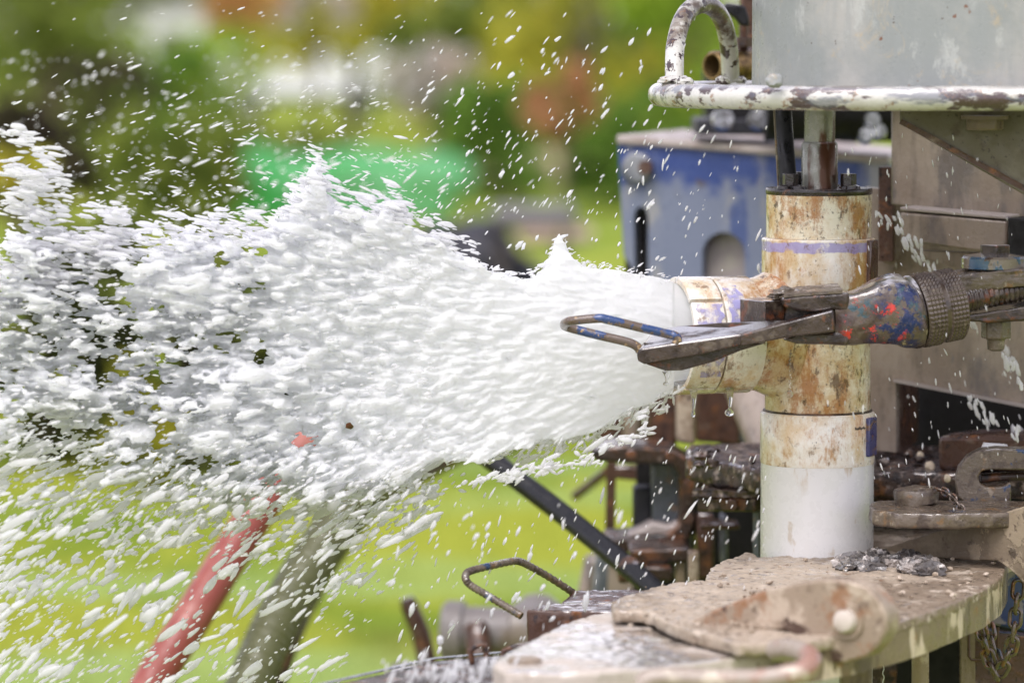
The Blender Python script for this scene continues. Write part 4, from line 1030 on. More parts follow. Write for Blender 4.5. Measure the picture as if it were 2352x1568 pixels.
# jaw block with serrations
jb = VP(1757, 4.215, 1830, 4.235)
m = MB().prism([jb.pt(x, y, .003) for x, y in [(1760, 693), (1832, 686), (1832, 740), (1760, 748)]], jb.n * .055)
make_obj('jaw_block', m, 'tool_mud', tg, bevel=.0015)
m = MB()
for k in range(15):
    x0 = 1758 + k * 2.9
    m.prism([jb.pt(x0, 692, 0), jb.pt(x0 + 1.7, 691, 0), jb.pt(x0 + 1.7, 746, 0), jb.pt(x0, 747, 0)], jb.n * .004)
o = make_obj('jaw_teeth', m, 'tool_mud', tg); o['kind'] = 'stuff'
# forked head
yh = 4.20
make_obj('fork_arm', MB().prism([at(x, y, yh) for x, y in [(1795, 684), (1830, 680), (1950, 672), (1950, 716), (1912, 712), (1870, 716), (1832, 715), (1800, 705)]], (0, .030, 0)), 'tool_mud', tg, bevel=.003, lump=(3, .002, .02))
make_obj('fork_arm', MB().prism([at(x, y, yh) for x, y in [(1796, 780), (1830, 766), (1920, 763), (1950, 760), (1950, 793), (1830, 790)]], (0, .030, 0)), 'tool_mud', tg, bevel=.003, lump=(3, .002, .02))
make_obj('fork_back', MB().prism([at(x, y, yh + .032) for x, y in [(1785, 690), (1950, 668), (1950, 790), (1800, 775)]], (0, .022, 0)), 'tool_mud', tg, bevel=.003, lump=(3, .002, .02))
make_obj('fork_top', MB().prism([at(1800, 684, yh), at(1830, 680, yh), at(1935, 673, yh), at(1935, 673, yh) + Vector((0, .06, .004)), at(1840, 676, yh) + Vector((0, .06, .002)), at(1815, 680, yh) + Vector((0, .05, .002))], (0, 0, .003)), 'grip_mud', tg, lump=(4, .003, .015))
make_obj('mud_lump', MB().blob(at(1815, 677, 4.235), .018, .014, .007, .8, 4, 4, 9), 'grip_mud', tg)
# clamp head loft (superellipse sections)
TA = Vector((.93, .26, .155)).normalized()
secs = [(1915, 678, 793, .020, 4.222), (1935, 673, 793, .024, 4.224), (1960, 667, 792, .028, 4.227), (1985, 656, 789, .031, 4.230), (2010, 644, 787, .034, 4.233), (2035, 635, 788, .037, 4.236), (2058, 629, 796, .040, 4.239), (2078, 630, 799, .041, 4.242), (2092, 640, 795, .040, 4.244), (2097, 652, 780, .036, 4.245)]
m = MB(); n = 40
for i, (px, y0, y1, dw, Y) in enumerate(secs):
    c = at(px, (y0 + y1) / 2, Y); hh_ = (y1 - y0) / 2 * S(Y)
    e_ = .45 + .35 * i / 9
    tilt = (i / 9) * .22
    for k in range(n):
        a = 2 * math.pi * k / n
        ca, sa = math.cos(a), math.sin(a)
        u = math.copysign(abs(ca) ** e_, ca) * hh_; v_ = math.copysign(abs(sa) ** e_, sa) * dw
        m.v.append(c + Vector((-u * tilt - v_ * (-.3) * (i / 9) * -1 * .9, v_, u)))
for i in range(len(secs) - 1):
    for k in range(n):
        m.f.append((i * n + k, (i + 1) * n + k, (i + 1) * n + (k + 1) % n, i * n + (k + 1) % n))
m.f.append(tuple(range(n))); m.f.append(tuple((len(secs) - 1) * n + k for k in range(n - 1, -1, -1)))
make_obj('clamp_head', m, 'tool_painted', tg, lump=[(2, .005, .03), (0, .0018, .009)])
# knurled collar
CC = at(2150, 706, 4.255)
nk = 192; rows = []
for i in range(61):
    t = -.0245 + i * (.049 / 60)
    rows.append((t, .0395))


def knurl(i, k, r):
    t = rows[i][0]
    f = i / 60
    r = .0405 if f < .46 else .0395
    if .44 < f < .58: r = .0378
    if f < .03 or f > .97: r -= .002
    elif not (.44 < f < .58):
        ph1 = math.sin(k * 2 * math.pi * 24 / 192 + i * .6); ph2 = math.sin(k * 2 * math.pi * 24 / 192 - i * .6)
        r += .0014 * abs(ph1 * ph2) ** .6 * (1 if ph1 * ph2 > 0 else -1)
    return r


make_obj('knurled_collar', MB().lathe(CC, TA, rows, nk, rfun=knurl), 'collar_steel', tg, sharp=80)
make_obj('collar_lip', MB().lathe(CC, TA, [(-.034, .034), (-.034, .0395), (-.031, .041), (-.0275, .041), (-.0275, .034)], 72, closed=True), 'tool_mud', tg)
make_obj('collar_core', MB().lathe(CC, TA, [(-.036, .033), (.0235, .033)], 40), 'dark', tg)
# threaded rod
rows2 = [(.024 + i * .0012, .0124) for i in range(150)]
make_obj('threaded_rod', MB().lathe(CC + Vector((0, 0, .0)), TA + Vector((0, 0, .02)), rows2, 40, rfun=lambda i, k, r: r + .0010 * math.sin(i * 1.2566 + k * 2 * math.pi / 40)), 'tool_mud', tg, sharp=90)
# pivot: straps, disc, hex bolt, nut
PX = at(2285, 606, 4.30)
make_obj('upper_strap', MB().prism([at(x, y, 4.262) for x, y in [(2196, 655), (2204, 636), (2240, 626), (2420, 612), (2420, 650), (2300, 664), (2210, 672)]], (0, .06, .003)), 'grip_mud', tg, bevel=.002, lump=(4, .004, .012))
make_obj('lower_strap', MB().prism([at(x, y, 4.262) for x, y in [(2196, 728), (2300, 712), (2420, 694), (2420, 724), (2340, 738), (2260, 742), (2212, 735)]], (0, .06, .002)), 'tool_mud', tg, bevel=.004, lump=(3, .003, .015))
make_obj('pivot_disc', MB().lathe((PX.x, 4.30, at(0, 624, 4.26).z), (0, 0, 1), [(0, .034), (.002, .0375), (.013, .0375), (.0155, .0355), (.017, .025), (.019, .014)], 64), 'tool_blue_disc', tg)
make_obj('pivot_bolt', MB().hexn((PX.x, 4.30, at(0, 587, 4.30).z), (0, 0, 1), .0178, .0125, .0), 'tool_mud', tg, bevel=.0012)
make_obj('pivot_nut', MB().hexn((at(2294, 0, 4.30).x, 4.295, at(0, 779, 4.28).z), (0, 0, 1), .0172, .020, .25), 'grip_mud', tg, bevel=.0015)
make_obj('pivot_bolt_end', MB().lathe((at(2294, 0, 4.30).x, 4.295, at(0, 808, 4.28).z), (0, 0, 1), [(0, 0), (0, .006), (.002, .0095), (.012, .010), (.0135, .0115), (.02, .0115)], 28), 'grip_mud', tg)

# ------------------------------------------------------------------ hook, plates, pin and small chain
hk = root('chain_hook', 'thick rounded steel chain hook with a slot lying on the deck', 'hook', at(2260, 1154, 4.36))
HP = [(2420, 1030), (2330, 1032), (2290, 1030), (2250, 1034), (2220, 1050), (2200, 1075), (2193, 1105), (2198, 1138), (2215, 1156), (2322, 1158), (2322, 1106), (2316, 1108), (2308, 1116), (2290, 1118), (2264, 1118), (2250, 1110), (2246, 1096), (2254, 1082), (2272, 1078), (2420, 1080)]
make_obj('hook_body', MB().prism([at(x, y, 4.36) for x, y in HP], (.004, .035, 0)), 'grip_mud', hk, bevel=.004)
make_obj('chain_end', MB().tube([at(2254, 1098, 4.385), at(2300, 1094, 4.385), at(2420, 1092, 4.39)], .0055, 12), 'wet_brown', hk)
pp = root('anchor_plate', 'thick muddy anchor plate with blue paint patch and capped pin', 'steel plate', at(2100, 1212, 4.34))
Zp = at(0, 1166, 4.28).z
pl = [hz(1996, 1160, Zp), hz(2004, 1172, Zp), hz(2060, 1178, Zp), hz(2160, 1180, Zp), hz(2420, 1176, Zp), hz(2420, 1150, Zp), hz(2060, 1148, Zp), hz(2004, 1150, Zp)]
pl0 = [p + Vector((0, 0, .0)) for p in pl]
make_obj('plate', MB().prism(pl0, (0, 0, -.0175)), 'grip_mud', pp, voxel=.003, lump=[(0, .0035, .014)])
cp = at(2105, 1166, 4.30)
make_obj('pin_cap', MB().lathe(at(2105, 1156, 4.32), (-.06, -.02, 1), [(0, .022), (.0015, .0245), (.014, .025), (.017, .0235), (.0185, .018), (.0185, 0)], 40), 'grip_mud', pp, lump=[(1, .004, .012)])


def link_mb(c, d, nrm, L, W, r, n=10):
    d = d.normalized(); s_ = d.cross(nrm).normalized()
    pts = []
    h = (L - W) / 2
    for k in range(9):
        a = -math.pi / 2 + math.pi * k / 8
        pts.append(c + d * (h + math.cos(a) * W / 2) + s_ * math.sin(a) * W / 2)
    for k in range(9):
        a = math.pi / 2 + math.pi * k / 8
        pts.append(c + d * (-h + math.cos(a) * W / 2) + s_ * math.sin(a) * W / 2)
    return MB().tube(pts, r, n, closed=True)


def chain(name, label, pts, L, W, r, mt):
    path = smooth_path(pts, 24)
    rt = root(name, label, 'chain', pts[-1])
    pitch = (L - 2 * r) * .93
    acc = 0; last = path[0]; i = 0; k = 0
    cents = []
    target = pitch / 2
    for a_, b_ in zip(path, path[1:]):
        seg = (b_ - a_).length
        while acc + seg >= target:
            t = (target - acc) / seg
            cents.append((a_.lerp(b_, t), (b_ - a_).normalized()))
            target += pitch
        acc += seg
    for k, (c, d) in enumerate(cents):
        v0 = Vector((0, 1, 0)) if k % 2 else d.cross(Vector((0, 1, 0))).normalized()
        v0 = (v0 + Vector((.35, .2, .25))).normalized()
        v0 = (v0 - d * v0.dot(d)).normalized()
        make_obj('chain_link', link_mb(c, d, v0, L, W, r), mt, rt)
    return rt


chain('small_chain', 'short muddy chain draped from the pin cap over the plate', [at(2150, 1122, 4.31), at(2172, 1130, 4.30), at(2190, 1145, 4.285), at(2205, 1165, 4.275), at(2222, 1200, 4.27)], .0125, .0085, .0014, 'chain_steel')
chain('hanging_chain', 'rusty steel chain hanging in a loop below the plate', [at(2246, 1400, 4.30), at(2252, 1440, 4.30), at(2268, 1500, 4.30), at(2287, 1548, 4.30), at(2308, 1522, 4.29), at(2326, 1470, 4.28), at(2334, 1400, 4.28), at(2341, 1330, 4.28)], .0222, .0125, .0024, 'chain_steel')
chain('hanging_chain', 'second rusty chain strand close to the blue box edge', [at(2262, 1400, 4.34), at(2272, 1450, 4.335), at(2284, 1500, 4.33), at(2296, 1535, 4.32)], .0222, .0125, .0024, 'chain_steel')
for (px, py, Y, r, lb) in ((2135, 1072, 4.56, .006, 'pale tan pebble lying beside the steel block'), (2114, 1047, 4.6, .0045, 'smallest pale pebble on the wet deck behind the larger one'), (2176, 1098, 4.48, .004, 'pale pebble wedged against the chain hook')):
    q = at(px, py, Y)
    thing('pebble', lb, 'pebble', MB().blob(q, r, r, r * 1.2, .2, 2, 3, px), 'stone', q, 'pebbles on the wet deck')

# ------------------------------------------------------------------ muddy front table plates
Z1 = 1.006
tb = root('work_table', 'thick mud-covered steel table plates around the white riser', 'steel table', Vector((XP, 4.2, Z1 - .04)))
top = [(1404, 1382), (1430, 1368), (1503, 1346), (1560, 1336), (1625, 1331), (1620, 1322), (1637, 1298), (1680, 1280), (1715, 1266), (1735, 1272), (1745, 1280), (1900, 1266), (1954, 1232), (2010, 1210), (2120, 1208), (2420, 1196), (2420, 1250), (2316, 1288), (2310, 1305), (2302, 1321), (2259, 1351), (2200, 1377), (2137, 1402), (2080, 1420), (1980, 1447), (1860, 1470), (1700, 1478), (1560, 1440), (1480, 1402), (1406, 1400)]
make_obj('table_plate', MB().prism([hz(x, y, Z1) for x, y in top], (0, 0, -.013)), 'mud_plate', tb, voxel=.0035, lump=[(0, .004, .03), (0, .0045, .008)])
rim = [(1800, 1481), (1860, 1474), (1980, 1453), (2080, 1426), (2137, 1408), (2200, 1383), (2259, 1357), (2300, 1328), (2310, 1310), (2316, 1294)]
m = MB(); nrm_ = len(rim)
fr = [hz(x, y, Z1 - .003) for x, y in rim]
for p in fr: m.v.append(p)
for p in fr: m.v.append(p + Vector((0, .0, -.040)))
for p in fr: m.v.append(p + Vector((-.01, .05, -.040)))
for p in fr: m.v.append(p + Vector((-.01, .05, -.001)))
for r_ in range(4):
    for i in range(nrm_ - 1):
        a_ = r_ * nrm_ + i; b_ = ((r_ + 1) % 4) * nrm_ + i
        m.f.append((a_, a_ + 1, b_ + 1, b_))
m.f.append((0, nrm_, 2 * nrm_, 3 * nrm_)); m.f.append((nrm_ - 1, 4 * nrm_ - 1, 3 * nrm_ - 1, 2 * nrm_ - 1))
make_obj('plate_rim', m, 'mud_rim', tb, lump=[(3, .003, .03)])
Z2 = Z1 - .016
top2 = [(1132, 1524), (1140, 1510), (1180, 1488), (1284, 1434), (1340, 1415), (1394, 1402), (1480, 1396), (1600, 1430), (1760, 1470), (1850, 1480), (1800, 1497), (1640, 1512), (1491, 1530), (1360, 1541), (1223, 1543), (1160, 1536)]
o = make_obj('front_plate', MB().prism([hz(x, y, Z2 - .0) for x, y in top2], (0, 0, -.03)), 'mud_sheet', tb, voxel=.0035, lump=[(0, .003, .03), (0, .003, .008)])
hc = hz(1205, 1519, Z2)
make_obj('hole_cover', MB().lathe((hc.x, hc.y, Z2 + .0035), (0, 0, 1), [(-.003, .017), (.0, .0165), (-.001, .012), (-.001, 0)], 32), 'lug_rusty', tb)
# lug standing on the front plate with bolt
LG = VP(1564, 3.86, 2033, 3.74)
lug = [(1564, 1433), (1640, 1400), (1760, 1353), (1840, 1336), (1893, 1329), (1950, 1333), (1990, 1348), (2018, 1375), (2035, 1410), (2036, 1445), (2020, 1480), (1991, 1508), (1940, 1522), (1893, 1522), (1855, 1500), (1832, 1470), (1808, 1448), (1700, 1444)]
lg = make_obj('lug_plate', MB().prism([LG.pt(x, y) for x, y in lug], LG.n * .03), 'lug_rusty', tb, bevel=.003)
bb = LG.pt(1946, 1425, 0)
bt_ = sub(lg, 'bolt', MB().lathe(bb, -LG.n + Vector((0, 0, .12)), [(-.004, .0125), (.006, .0125), (.010, .0105), (.012, .006), (.012, 0)], 28), 'mud_sheet', tb)
sub(lg, 'washer', MB().lathe(bb, -LG.n, [(-.002, .019), (.003, .0185), (.003, .012)], 32), 'lug_rusty', tb)
make_obj('lower_flange', MB().prism([LG.pt(x, y, .004) for x, y in [(1500, 1520), (1640, 1490), (1790, 1462), (1850, 1470), (1890, 1520), (1890, 1560), (1500, 1560)]], LG.n * .02), 'lug_rusty', tb, bevel=.004)
# diagonal fin
FN = VP(2033, 4.40, 2352, 4.22)
fin = [(1935, 1296), (2033, 1257), (2140, 1222), (2250, 1192), (2352, 1163), (2470, 1130), (2470, 1400), (2352, 1340), (2314, 1300), (2300, 1288), (2137, 1282)]
make_obj('diagonal_fin', MB().prism([FN.pt(x, y) for x, y in fin], FN.n * .02), 'mud_fin', tb, bevel=.002, lump=[(4, .003, .02)])
make_obj('tan_leg', MB().prism([at(x, y, 4.05) for x, y in [(1932, 1500), (2004, 1492), (2004, 1900), (1932, 1900)]], (0, .03, 0)), 'mud_rim', tb, bevel=.002)
# mud clods heaped on the table
mc = root('mud_heap', 'wet grey mud clods heaped on the table plate', 'mud heap', hz(2030, 1300, Z1))
for i in range(34):
    u = rng.uniform(-1, 1)
    px = 2035 + u * 105; py = 1296 - 16 * (1 - u * u) * rng.uniform(0, 1.3) + rng.uniform(-8, 12)
    q = hz(px, py + 6, Z1 + .004)
    make_obj('mud_clod', MB().blob(q, rng.uniform(.008, .020), rng.uniform(.007, .015), rng.uniform(.005, .011), .8, 3, 3, i), 'mud_lumps', mc)
# crumbs of mud and grit over the plates
mb = MB()
for i in range(300):
    px = rng.uniform(1420, 2290); py = rng.uniform(1235, 1475)
    if py < 1352 - (px - 1430) * .18 and px < 1950: continue
    if px > 1950 and py < 1230: continue
    if py > 1476 - (px - 1700) * .19 - 8 and px > 1700: continue
    q = hz(px, py, Z1 + .0035); s_ = .0007 + .0024 * rng.random() ** 2
    mb.blob(q, s_ * 1.4, s_ * 1.2, s_, .5, 3, 1, i)
o = make_obj('grit', mb, 'mud_plate', None); o['kind'] = 'stuff'
# pinkish rod loop at the bottom
hp_ = [(1470, 1575, 3.60), (1510, 1556, 3.60), (1640, 1560, 3.60), (1760, 1558, 3.60), (1838, 1541, 3.60), (1862, 1520, 3.61), (1850, 1500, 3.63), (1812, 1490, 3.66), (1780, 1494, 3.68)]
thing('rod_handle', 'thick pinkish bent bar handle below the bolted lug', 'handle', MB().tube(smooth_path([at(*e) for e in hp_], 6), .0105, 22), 'pinkish_rod', at(1640, 1556, 3.60))

# ------------------------------------------------------------------ rebar loop handle
rb = [(1330, 1372, 4.30), (1311, 1357, 4.29), (1262, 1325, 4.27), (1218, 1300, 4.25), (1197, 1290, 4.24), (1178, 1288, 4.23), (1130, 1298, 4.20), (1085, 1309, 4.17), (1071, 1317, 4.16), (1070, 1330, 4.15), (1082, 1344, 4.15), (1120, 1367, 4.13), (1160, 1391, 4.12), (1198, 1414, 4.11)]
path = smooth_path([at(*e) for e in rb], 18)
thing('rebar_handle', 'bent ribbed rebar loop handle sticking out of rusty block', 'handle', MB().tube(path, [.0038 + .00055 * (1 if i % 4 < 2 else 0) for i in range(len(path))], 16), 'grip_mud', path[-1])

# ------------------------------------------------------------------ the water jet: a density field turned into a surface
def interp(xs, pts):
    p = sorted(pts)
    return np.interp(xs, [a[0] for a in p], [a[1] for a in p])


TOP = [(-100, 640), (0, 640), (60, 590), (110, 610), (150, 640), (200, 610), (250, 585), (300, 590), (350, 560), (400, 550), (450, 560), (500, 535), (550, 545), (600, 545), (650, 520), (680, 480), (700, 450), (716, 392), (735, 400), (760, 460), (800, 500), (850, 510), (880, 480), (905, 478), (930, 520), (980, 560), (1010, 545), (1040, 585), (1080, 600), (1120, 625), (1160, 635), (1200, 640), (1246, 624), (1262, 596), (1276, 548), (1284, 536), (1296, 556), (1318, 596), (1350, 614), (1380, 618), (1420, 622), (1470, 630), (1520, 640), (1545, 646), (1700, 650)]
BOT = [(-100, 1020), (0, 1010), (100, 1040), (200, 1060), (300, 1090), (400, 1110), (500, 1130), (600, 1150), (700, 1140), (800, 1130), (860, 1125), (920, 1100), (980, 1065), (1060, 1050), (1120, 1050), (1200, 1020), (1290, 1012), (1370, 985), (1430, 955), (1500, 925), (1545, 898), (1700, 878)]
STEP = 2.9
xs = np.arange(-70, 1680, STEP); ys = np.arange(360, 1300, STEP); WS = .0030
ws = np.arange(-.078, .0781, WS)
nx, ny, nw = len(xs), len(ys), len(ws)
X, Yg = np.meshgrid(xs, ys, indexing='ij')


def slope(x, y):
    g_ = 1 + .0037 * np.clip(1575 - x, 0, 2000)
    m_ = (y - 763) * .0037 / g_
    s = np.clip((y - 950) / 300, 0, 1)
    return -(m_ * .95 + .42 * s * s * (3 - 2 * s) * np.clip((1500 - x) / 900, 0, 1))     # dy/dx


def grf(sx, sy, sw, seed):
    r_ = np.random.default_rng(seed)
    f = r_.standard_normal((nx, ny, nw)).astype(np.float32)
    F = np.fft.rfftn(f)
    kx = np.fft.fftfreq(nx)[:, None, None]; ky = np.fft.fftfreq(ny)[None, :, None]; kw = np.fft.rfftfreq(nw)[None, None, :]
    F *= np.exp(-2 * math.pi ** 2 * ((kx * sx) ** 2 + (ky * sy) ** 2 + (kw * sw) ** 2))
    f = np.fft.irfftn(F, s=(nx, ny, nw)).astype(np.float32)
    return f / f.std()


SL = slope(X, Yg)
ii, jj = np.meshgrid(np.arange(nx), np.arange(ny), indexing='ij')


def lic(f, half, k):
    out = np.zeros_like(f)
    for t in np.linspace(-half, half, k):
        di = t / STEP / np.sqrt(1 + SL ** 2); dj = di * SL
        a = np.clip(np.rint(ii + di), 0, nx - 1).astype(int); b = np.clip(np.rint(jj + dj), 0, ny - 1).astype(int)
        out += f[a, b]
    return out / out.std()


nA = lic(grf(2.3, 2.2, 6.5, 1), 13, 5)
nB = lic(grf(1.0, 1.0, 3.0, 2), 12, 5)
nC = grf(11, 9, 14, 3)
top_ = interp(xs, TOP)[:, None]; bot_ = interp(xs, BOT)[:, None]
yc = (top_ + bot_) / 2; hf = (bot_ - top_) / 2
# progress away from the mouth 0..1
pr = np.clip((1560 - xs) / 1560, 0, 1)[:, None]
Lx = 34 + 60 * pr
gE = np.minimum((Yg - top_) / Lx, (bot_ - Yg) / Lx)
gE = np.minimum(gE, 1)
circ = np.clip(1 - (1560 - xs) / 420, 0, 1)[:, None]
Wd = .060 + .004 * pr
hW = 1 - (ws[None, None, :] / Wd[:, :, None]) ** 2 - (circ * np.clip((Yg - yc) / hf, -1.3, 1.3) ** 2)[:, :, None]
Kc = 7.5 * np.exp(-(np.clip(1560 - X, 0, 3000) / 520.0) ** 1.5) + 1.35
Cc = -.90 * np.clip((1350 - X) / 900, 0, 1) ** .7 - .25 * np.clip((500 - X) / 500, 0, 1)
# deliberate openings seen in the jet
hole = .9 * np.exp(-(((X - 1290) / 34) ** 2 + ((Yg - 570) / 34) ** 2))
for (hx_, hy_, rx_, ry_, s_) in ((248, 662, 30, 40, 3.4), (232, 855, 20, 42, 3.2), (358, 868, 18, 30, 3.0), (120, 812, 16, 12, 2.6), (505, 600, 30, 34, 2.4), (560, 660, 40, 22, 2.0), (690, 560, 40, 26, 2.4), (385, 985, 34, 26, 2.4), (540, 770, 44, 26, 2.2), (590, 820, 40, 18, 1.8), (690, 1010, 46, 26, 2.6), (820, 880, 40, 14, 2.4), (850, 855, 40, 12, 2.4), (940, 690, 40, 18, 1.8), (1165, 822, 12, 12, 3.6), (1100, 800, 26, 22, 2.2), (1358, 912, 14, 8, 6), (800, 975, 22, 22, 2.2), (880, 950, 30, 14, 2.2), (1440, 935, 40, 12, 3), (20, 600, 40, 24, 2.0), (430, 610, 34, 16, 2.4), (470, 1060, 60, 26, 1.8), (300, 770, 60, 16, 1.6), (180, 720, 30, 30, 1.8)):
    hole += s_ * .8 * np.exp(-(((X - hx_) / (rx_ * .7)) ** 2 + ((Yg - hy_) / (ry_ * .7)) ** 2))
nz = .60 * nA + .55 * nB + .42 * nC
fld = Kc[:, :, None] * np.minimum(gE[:, :, None], hW) + (Cc - hole * (.7 + .8 * pr))[:, :, None] + nz * np.clip(.14 + .80 * (1520 - X) / 1050 + .45 * (1 - np.clip(gE, 0, 1)) * np.clip((1450 - X) / 400, 0, 1), .20, 1.0)[:, :, None]
fld += .05 * nB
# nothing behind the pipe mouth or outside the grid
inside = X > 1548
rad = np.sqrt(((Yg - 763) / 106)[:, :, None] ** 2 + (ws[None, None, :] / .052) ** 2)
fld = np.where(inside[:, :, None], np.minimum(fld, (1 - rad) * 4 + np.clip((1590 - X) / 40, 0, 1)[:, :, None] * .25), fld)
fld[xs > 1668] = -2
fld[0] = fld[-1] = -1; fld[:, 0] = fld[:, -1] = -1; fld[:, :, 0] = fld[:, :, -1] = -1
grid = openvdb.FloatGrid(1.0)
grid.copyFromArray((-fld).astype(np.float32))
pv, pt3, pq = grid.convertToPolygons(0.0, 0.0)
Px = xs[0] + pv[:, 0] * STEP; Py = ys[0] + pv[:, 1] * STEP; Pw = ws[0] + pv[:, 2] * WS


def jetY(px):
    return 4.352 - .20 * np.clip((1560 - px) / 1560, 0, 1.1) + .000157 * np.clip(px - 1540, 0, 200)


wv = atn(Px, Py, jetY(Px) + Pw)
# drop islands that touch nothing but are tiny is not needed; faces turned outwards
o = np_mesh('water_jet', wv, pq[:, ::-1], 'water_foam'); o['kind'] = 'stuff'
JET = len(pq)

# ------------------------------------------------------------------ droplets
def proto(sub_, amp, seed):
    m_ = MB().blob((0, 0, 0), 1, 1, 1, amp, 2.6, sub_, seed)
    return np.array([tuple(p) for p in m_.v]), np.array(m_.f)


PROT = [proto(2, .5, k) for k in range(10)]
PSM = [proto(1, .25, k) for k in range(4)]


def drops(px, py, Y, L, Wd_, ang, protos, seed):
    """elongated drops; L, Wd_ half sizes in px at 4.3 m, ang = picture angle of the long axis"""
    r_ = np.random.default_rng(seed)
    L = np.asarray(L) * r_.uniform(1.0, 1.6, len(px)); Wd_ = np.asarray(Wd_) * r_.uniform(.62, .95, len(px))
    pos = atn(px, py, Y)
    k = np.asarray(Y) / FPX
    V, F = [], []; off = 0
    pid = r_.integers(0, len(protos), len(px))
    for j, (pvv, pf) in enumerate(protos):
        s_ = np.where(pid == j)[0]
        if not len(s_): continue
        ca, sa = np.cos(ang[s_]), np.sin(ang[s_])
        fl = r_.choice([-1, 1], len(s_))
        lx = pvv[None, :, 0] * (L[s_] * k[s_])[:, None] * fl[:, None]
        lz = pvv[None, :, 2] * (Wd_[s_] * k[s_])[:, None]
        ly = pvv[None, :, 1] * (Wd_[s_] * k[s_])[:, None]
        x = lx * ca[:, None] - lz * sa[:, None]; z = lx * sa[:, None] + lz * ca[:, None]
        vv_ = np.stack([pos[s_, 0][:, None] + x, pos[s_, 1][:, None] + ly, pos[s_, 2][:, None] + z], -1)
        V.append(vv_.reshape(-1, 3))
        ff = pf[None] + (np.arange(len(s_)) * len(pvv))[:, None, None] + off
        F.append(ff.reshape(-1, 3)); off += len(s_) * len(pvv)
    return np.concatenate(V), np.concatenate(F)


SV, SF, SO = [], [], 0


def emit(px, py, Y, L, W_, ang, protos):
    global SO
    px, py, Y, L, W_, ang = [np.asarray(q_, float) for q_ in (px, py, Y, L, W_, ang)]
    v_, f_ = drops(px, py, Y, L, W_, ang, protos, len(SV) + 5)
    SV.append(v_); SF.append(f_ + SO); SO += len(v_)


def lognorm(n, med, sg, hi):
    return np.minimum(med * np.exp(rng.normal(0, sg, n)), hi)


def near_jet(n, lo=-90, hi=20, which='top', xr=(0, 1500), bias=1.6):
    x = rng.uniform(xr[0], xr[1], n)
    if which == 'top':
        y = interp(x, TOP) + lo * rng.random(n) ** bias + hi
    else:
        y = interp(x, BOT) - lo * rng.random(n) ** bias - hi
    return x, y


# upper spray
n = 1500
x = rng.normal(720, 430, n); y = 520 - np.abs(rng.normal(0, 230, n)) - 20
k_ = (x > -20) & (x < 1640) & (y > -20)
x, y = x[k_], y[k_]; n = len(x)
ang = np.where(x < 900, R(22), np.interp(x, [900, 1200, 1500], [R(38), R(52), R(64)])) + rng.normal(0, R(7), n)
low = (y > 300) & (x < 1000) & (rng.random(n) < .55)
ang[low] = R(-14) + rng.normal(0, R(6), low.sum())
W_ = lognorm(n, 1.35, .5, 4.5); L = W_ * rng.uniform(1.7, 4.2, n)
emit(x, y, jetY(x) + rng.normal(0, .13, n), L, W_, ang, PSM)
# far out-of-focus flecks, upper left
n = 420
x = rng.uniform(0, 900, n); y = rng.uniform(120, 560, n)
W_ = lognorm(n, 2.0, .5, 5); L = W_ * rng.uniform(1.3, 2.2, n)
emit(x, y, 4.9 + rng.random(n) * .5, L, W_, R(25) + rng.normal(0, R(10), n), PSM)
# larger single drops upper right of the jet
n = 90
x = rng.uniform(950, 1600, n); y = rng.uniform(60, 620, n)
W_ = lognorm(n, 3.2, .3, 6.5); L = W_ * rng.uniform(1.3, 2.0, n)
emit(x, y, jetY(x) + rng.normal(0, .08, n), L, W_, R(56) + rng.normal(0, R(12), n), PROT)
# torn blobs along the top of the jet
x, y = near_jet(900, -80, 18, 'top', (-20, 1100)); n = len(x)
W_ = lognorm(n, 3.0, .5, 9); L = W_ * rng.uniform(1.8, 3.6, n)
emit(x, y, jetY(x) + rng.normal(0, .04, n), L, W_, -np.arctan(slope(x, y)) + rng.normal(0, R(6), n), PROT)
n = 2600
x = rng.uniform(-30, 1000, n); u_ = rng.random(n)
y = interp(x, TOP) * (1 - u_) + interp(x, BOT) * u_
W_ = lognorm(n, 2.1, .5, 6); L = W_ * rng.uniform(1.3, 2.8, n)
emit(x, y, jetY(x) + rng.choice([-1, 1], n) * rng.uniform(.05, .10, n), L, W_, -np.arctan(slope(x, y)) + rng.normal(0, R(12), n), PSM)
# arcs of blobs at the left edge
arcs = [[(-10, 300), (40, 312), (80, 338), (120, 372), (138, 420), (150, 470), (140, 520), (128, 580)],
        [(10, 380), (60, 400), (100, 415), (60, 450), (20, 470)],
        [(60, 480), (95, 505), (85, 560), (70, 620)],
        [(195, 478), (240, 470), (268, 490), (285, 520), (262, 545), (240, 580), (215, 630)],
        [(150, 540), (190, 560), (220, 545), (250, 600)],
        [(0, 700), (60, 690), (110, 650), (140, 640)],
        [(680, 500), (690, 470), (716, 400), (726, 430), (735, 470)],
        [(880, 480), (905, 470), (925, 500)], [(985, 560), (1005, 545), (1020, 570)]]
for ai, a_ in enumerate(arcs):
    t = rng.uniform(0, len(a_) - 1, 120 if ai < 6 else 60)
    ax = np.interp(t, range(len(a_)), [q_[0] for q_ in a_]) + rng.normal(0, 11 if ai < 6 else 5, len(t))
    ay = np.interp(t, range(len(a_)), [q_[1] for q_ in a_]) + rng.normal(0, 11 if ai < 6 else 5, len(t))
    W_ = lognorm(len(t), 4.2 if ai < 6 else 4, .45, 9); L = W_ * rng.uniform(1.6, 3.4, len(t))
    emit(ax, ay, jetY(ax) + rng.normal(0, .03, len(t)), L, W_, R(-6) + rng.normal(0, R(6), len(t)), PROT)
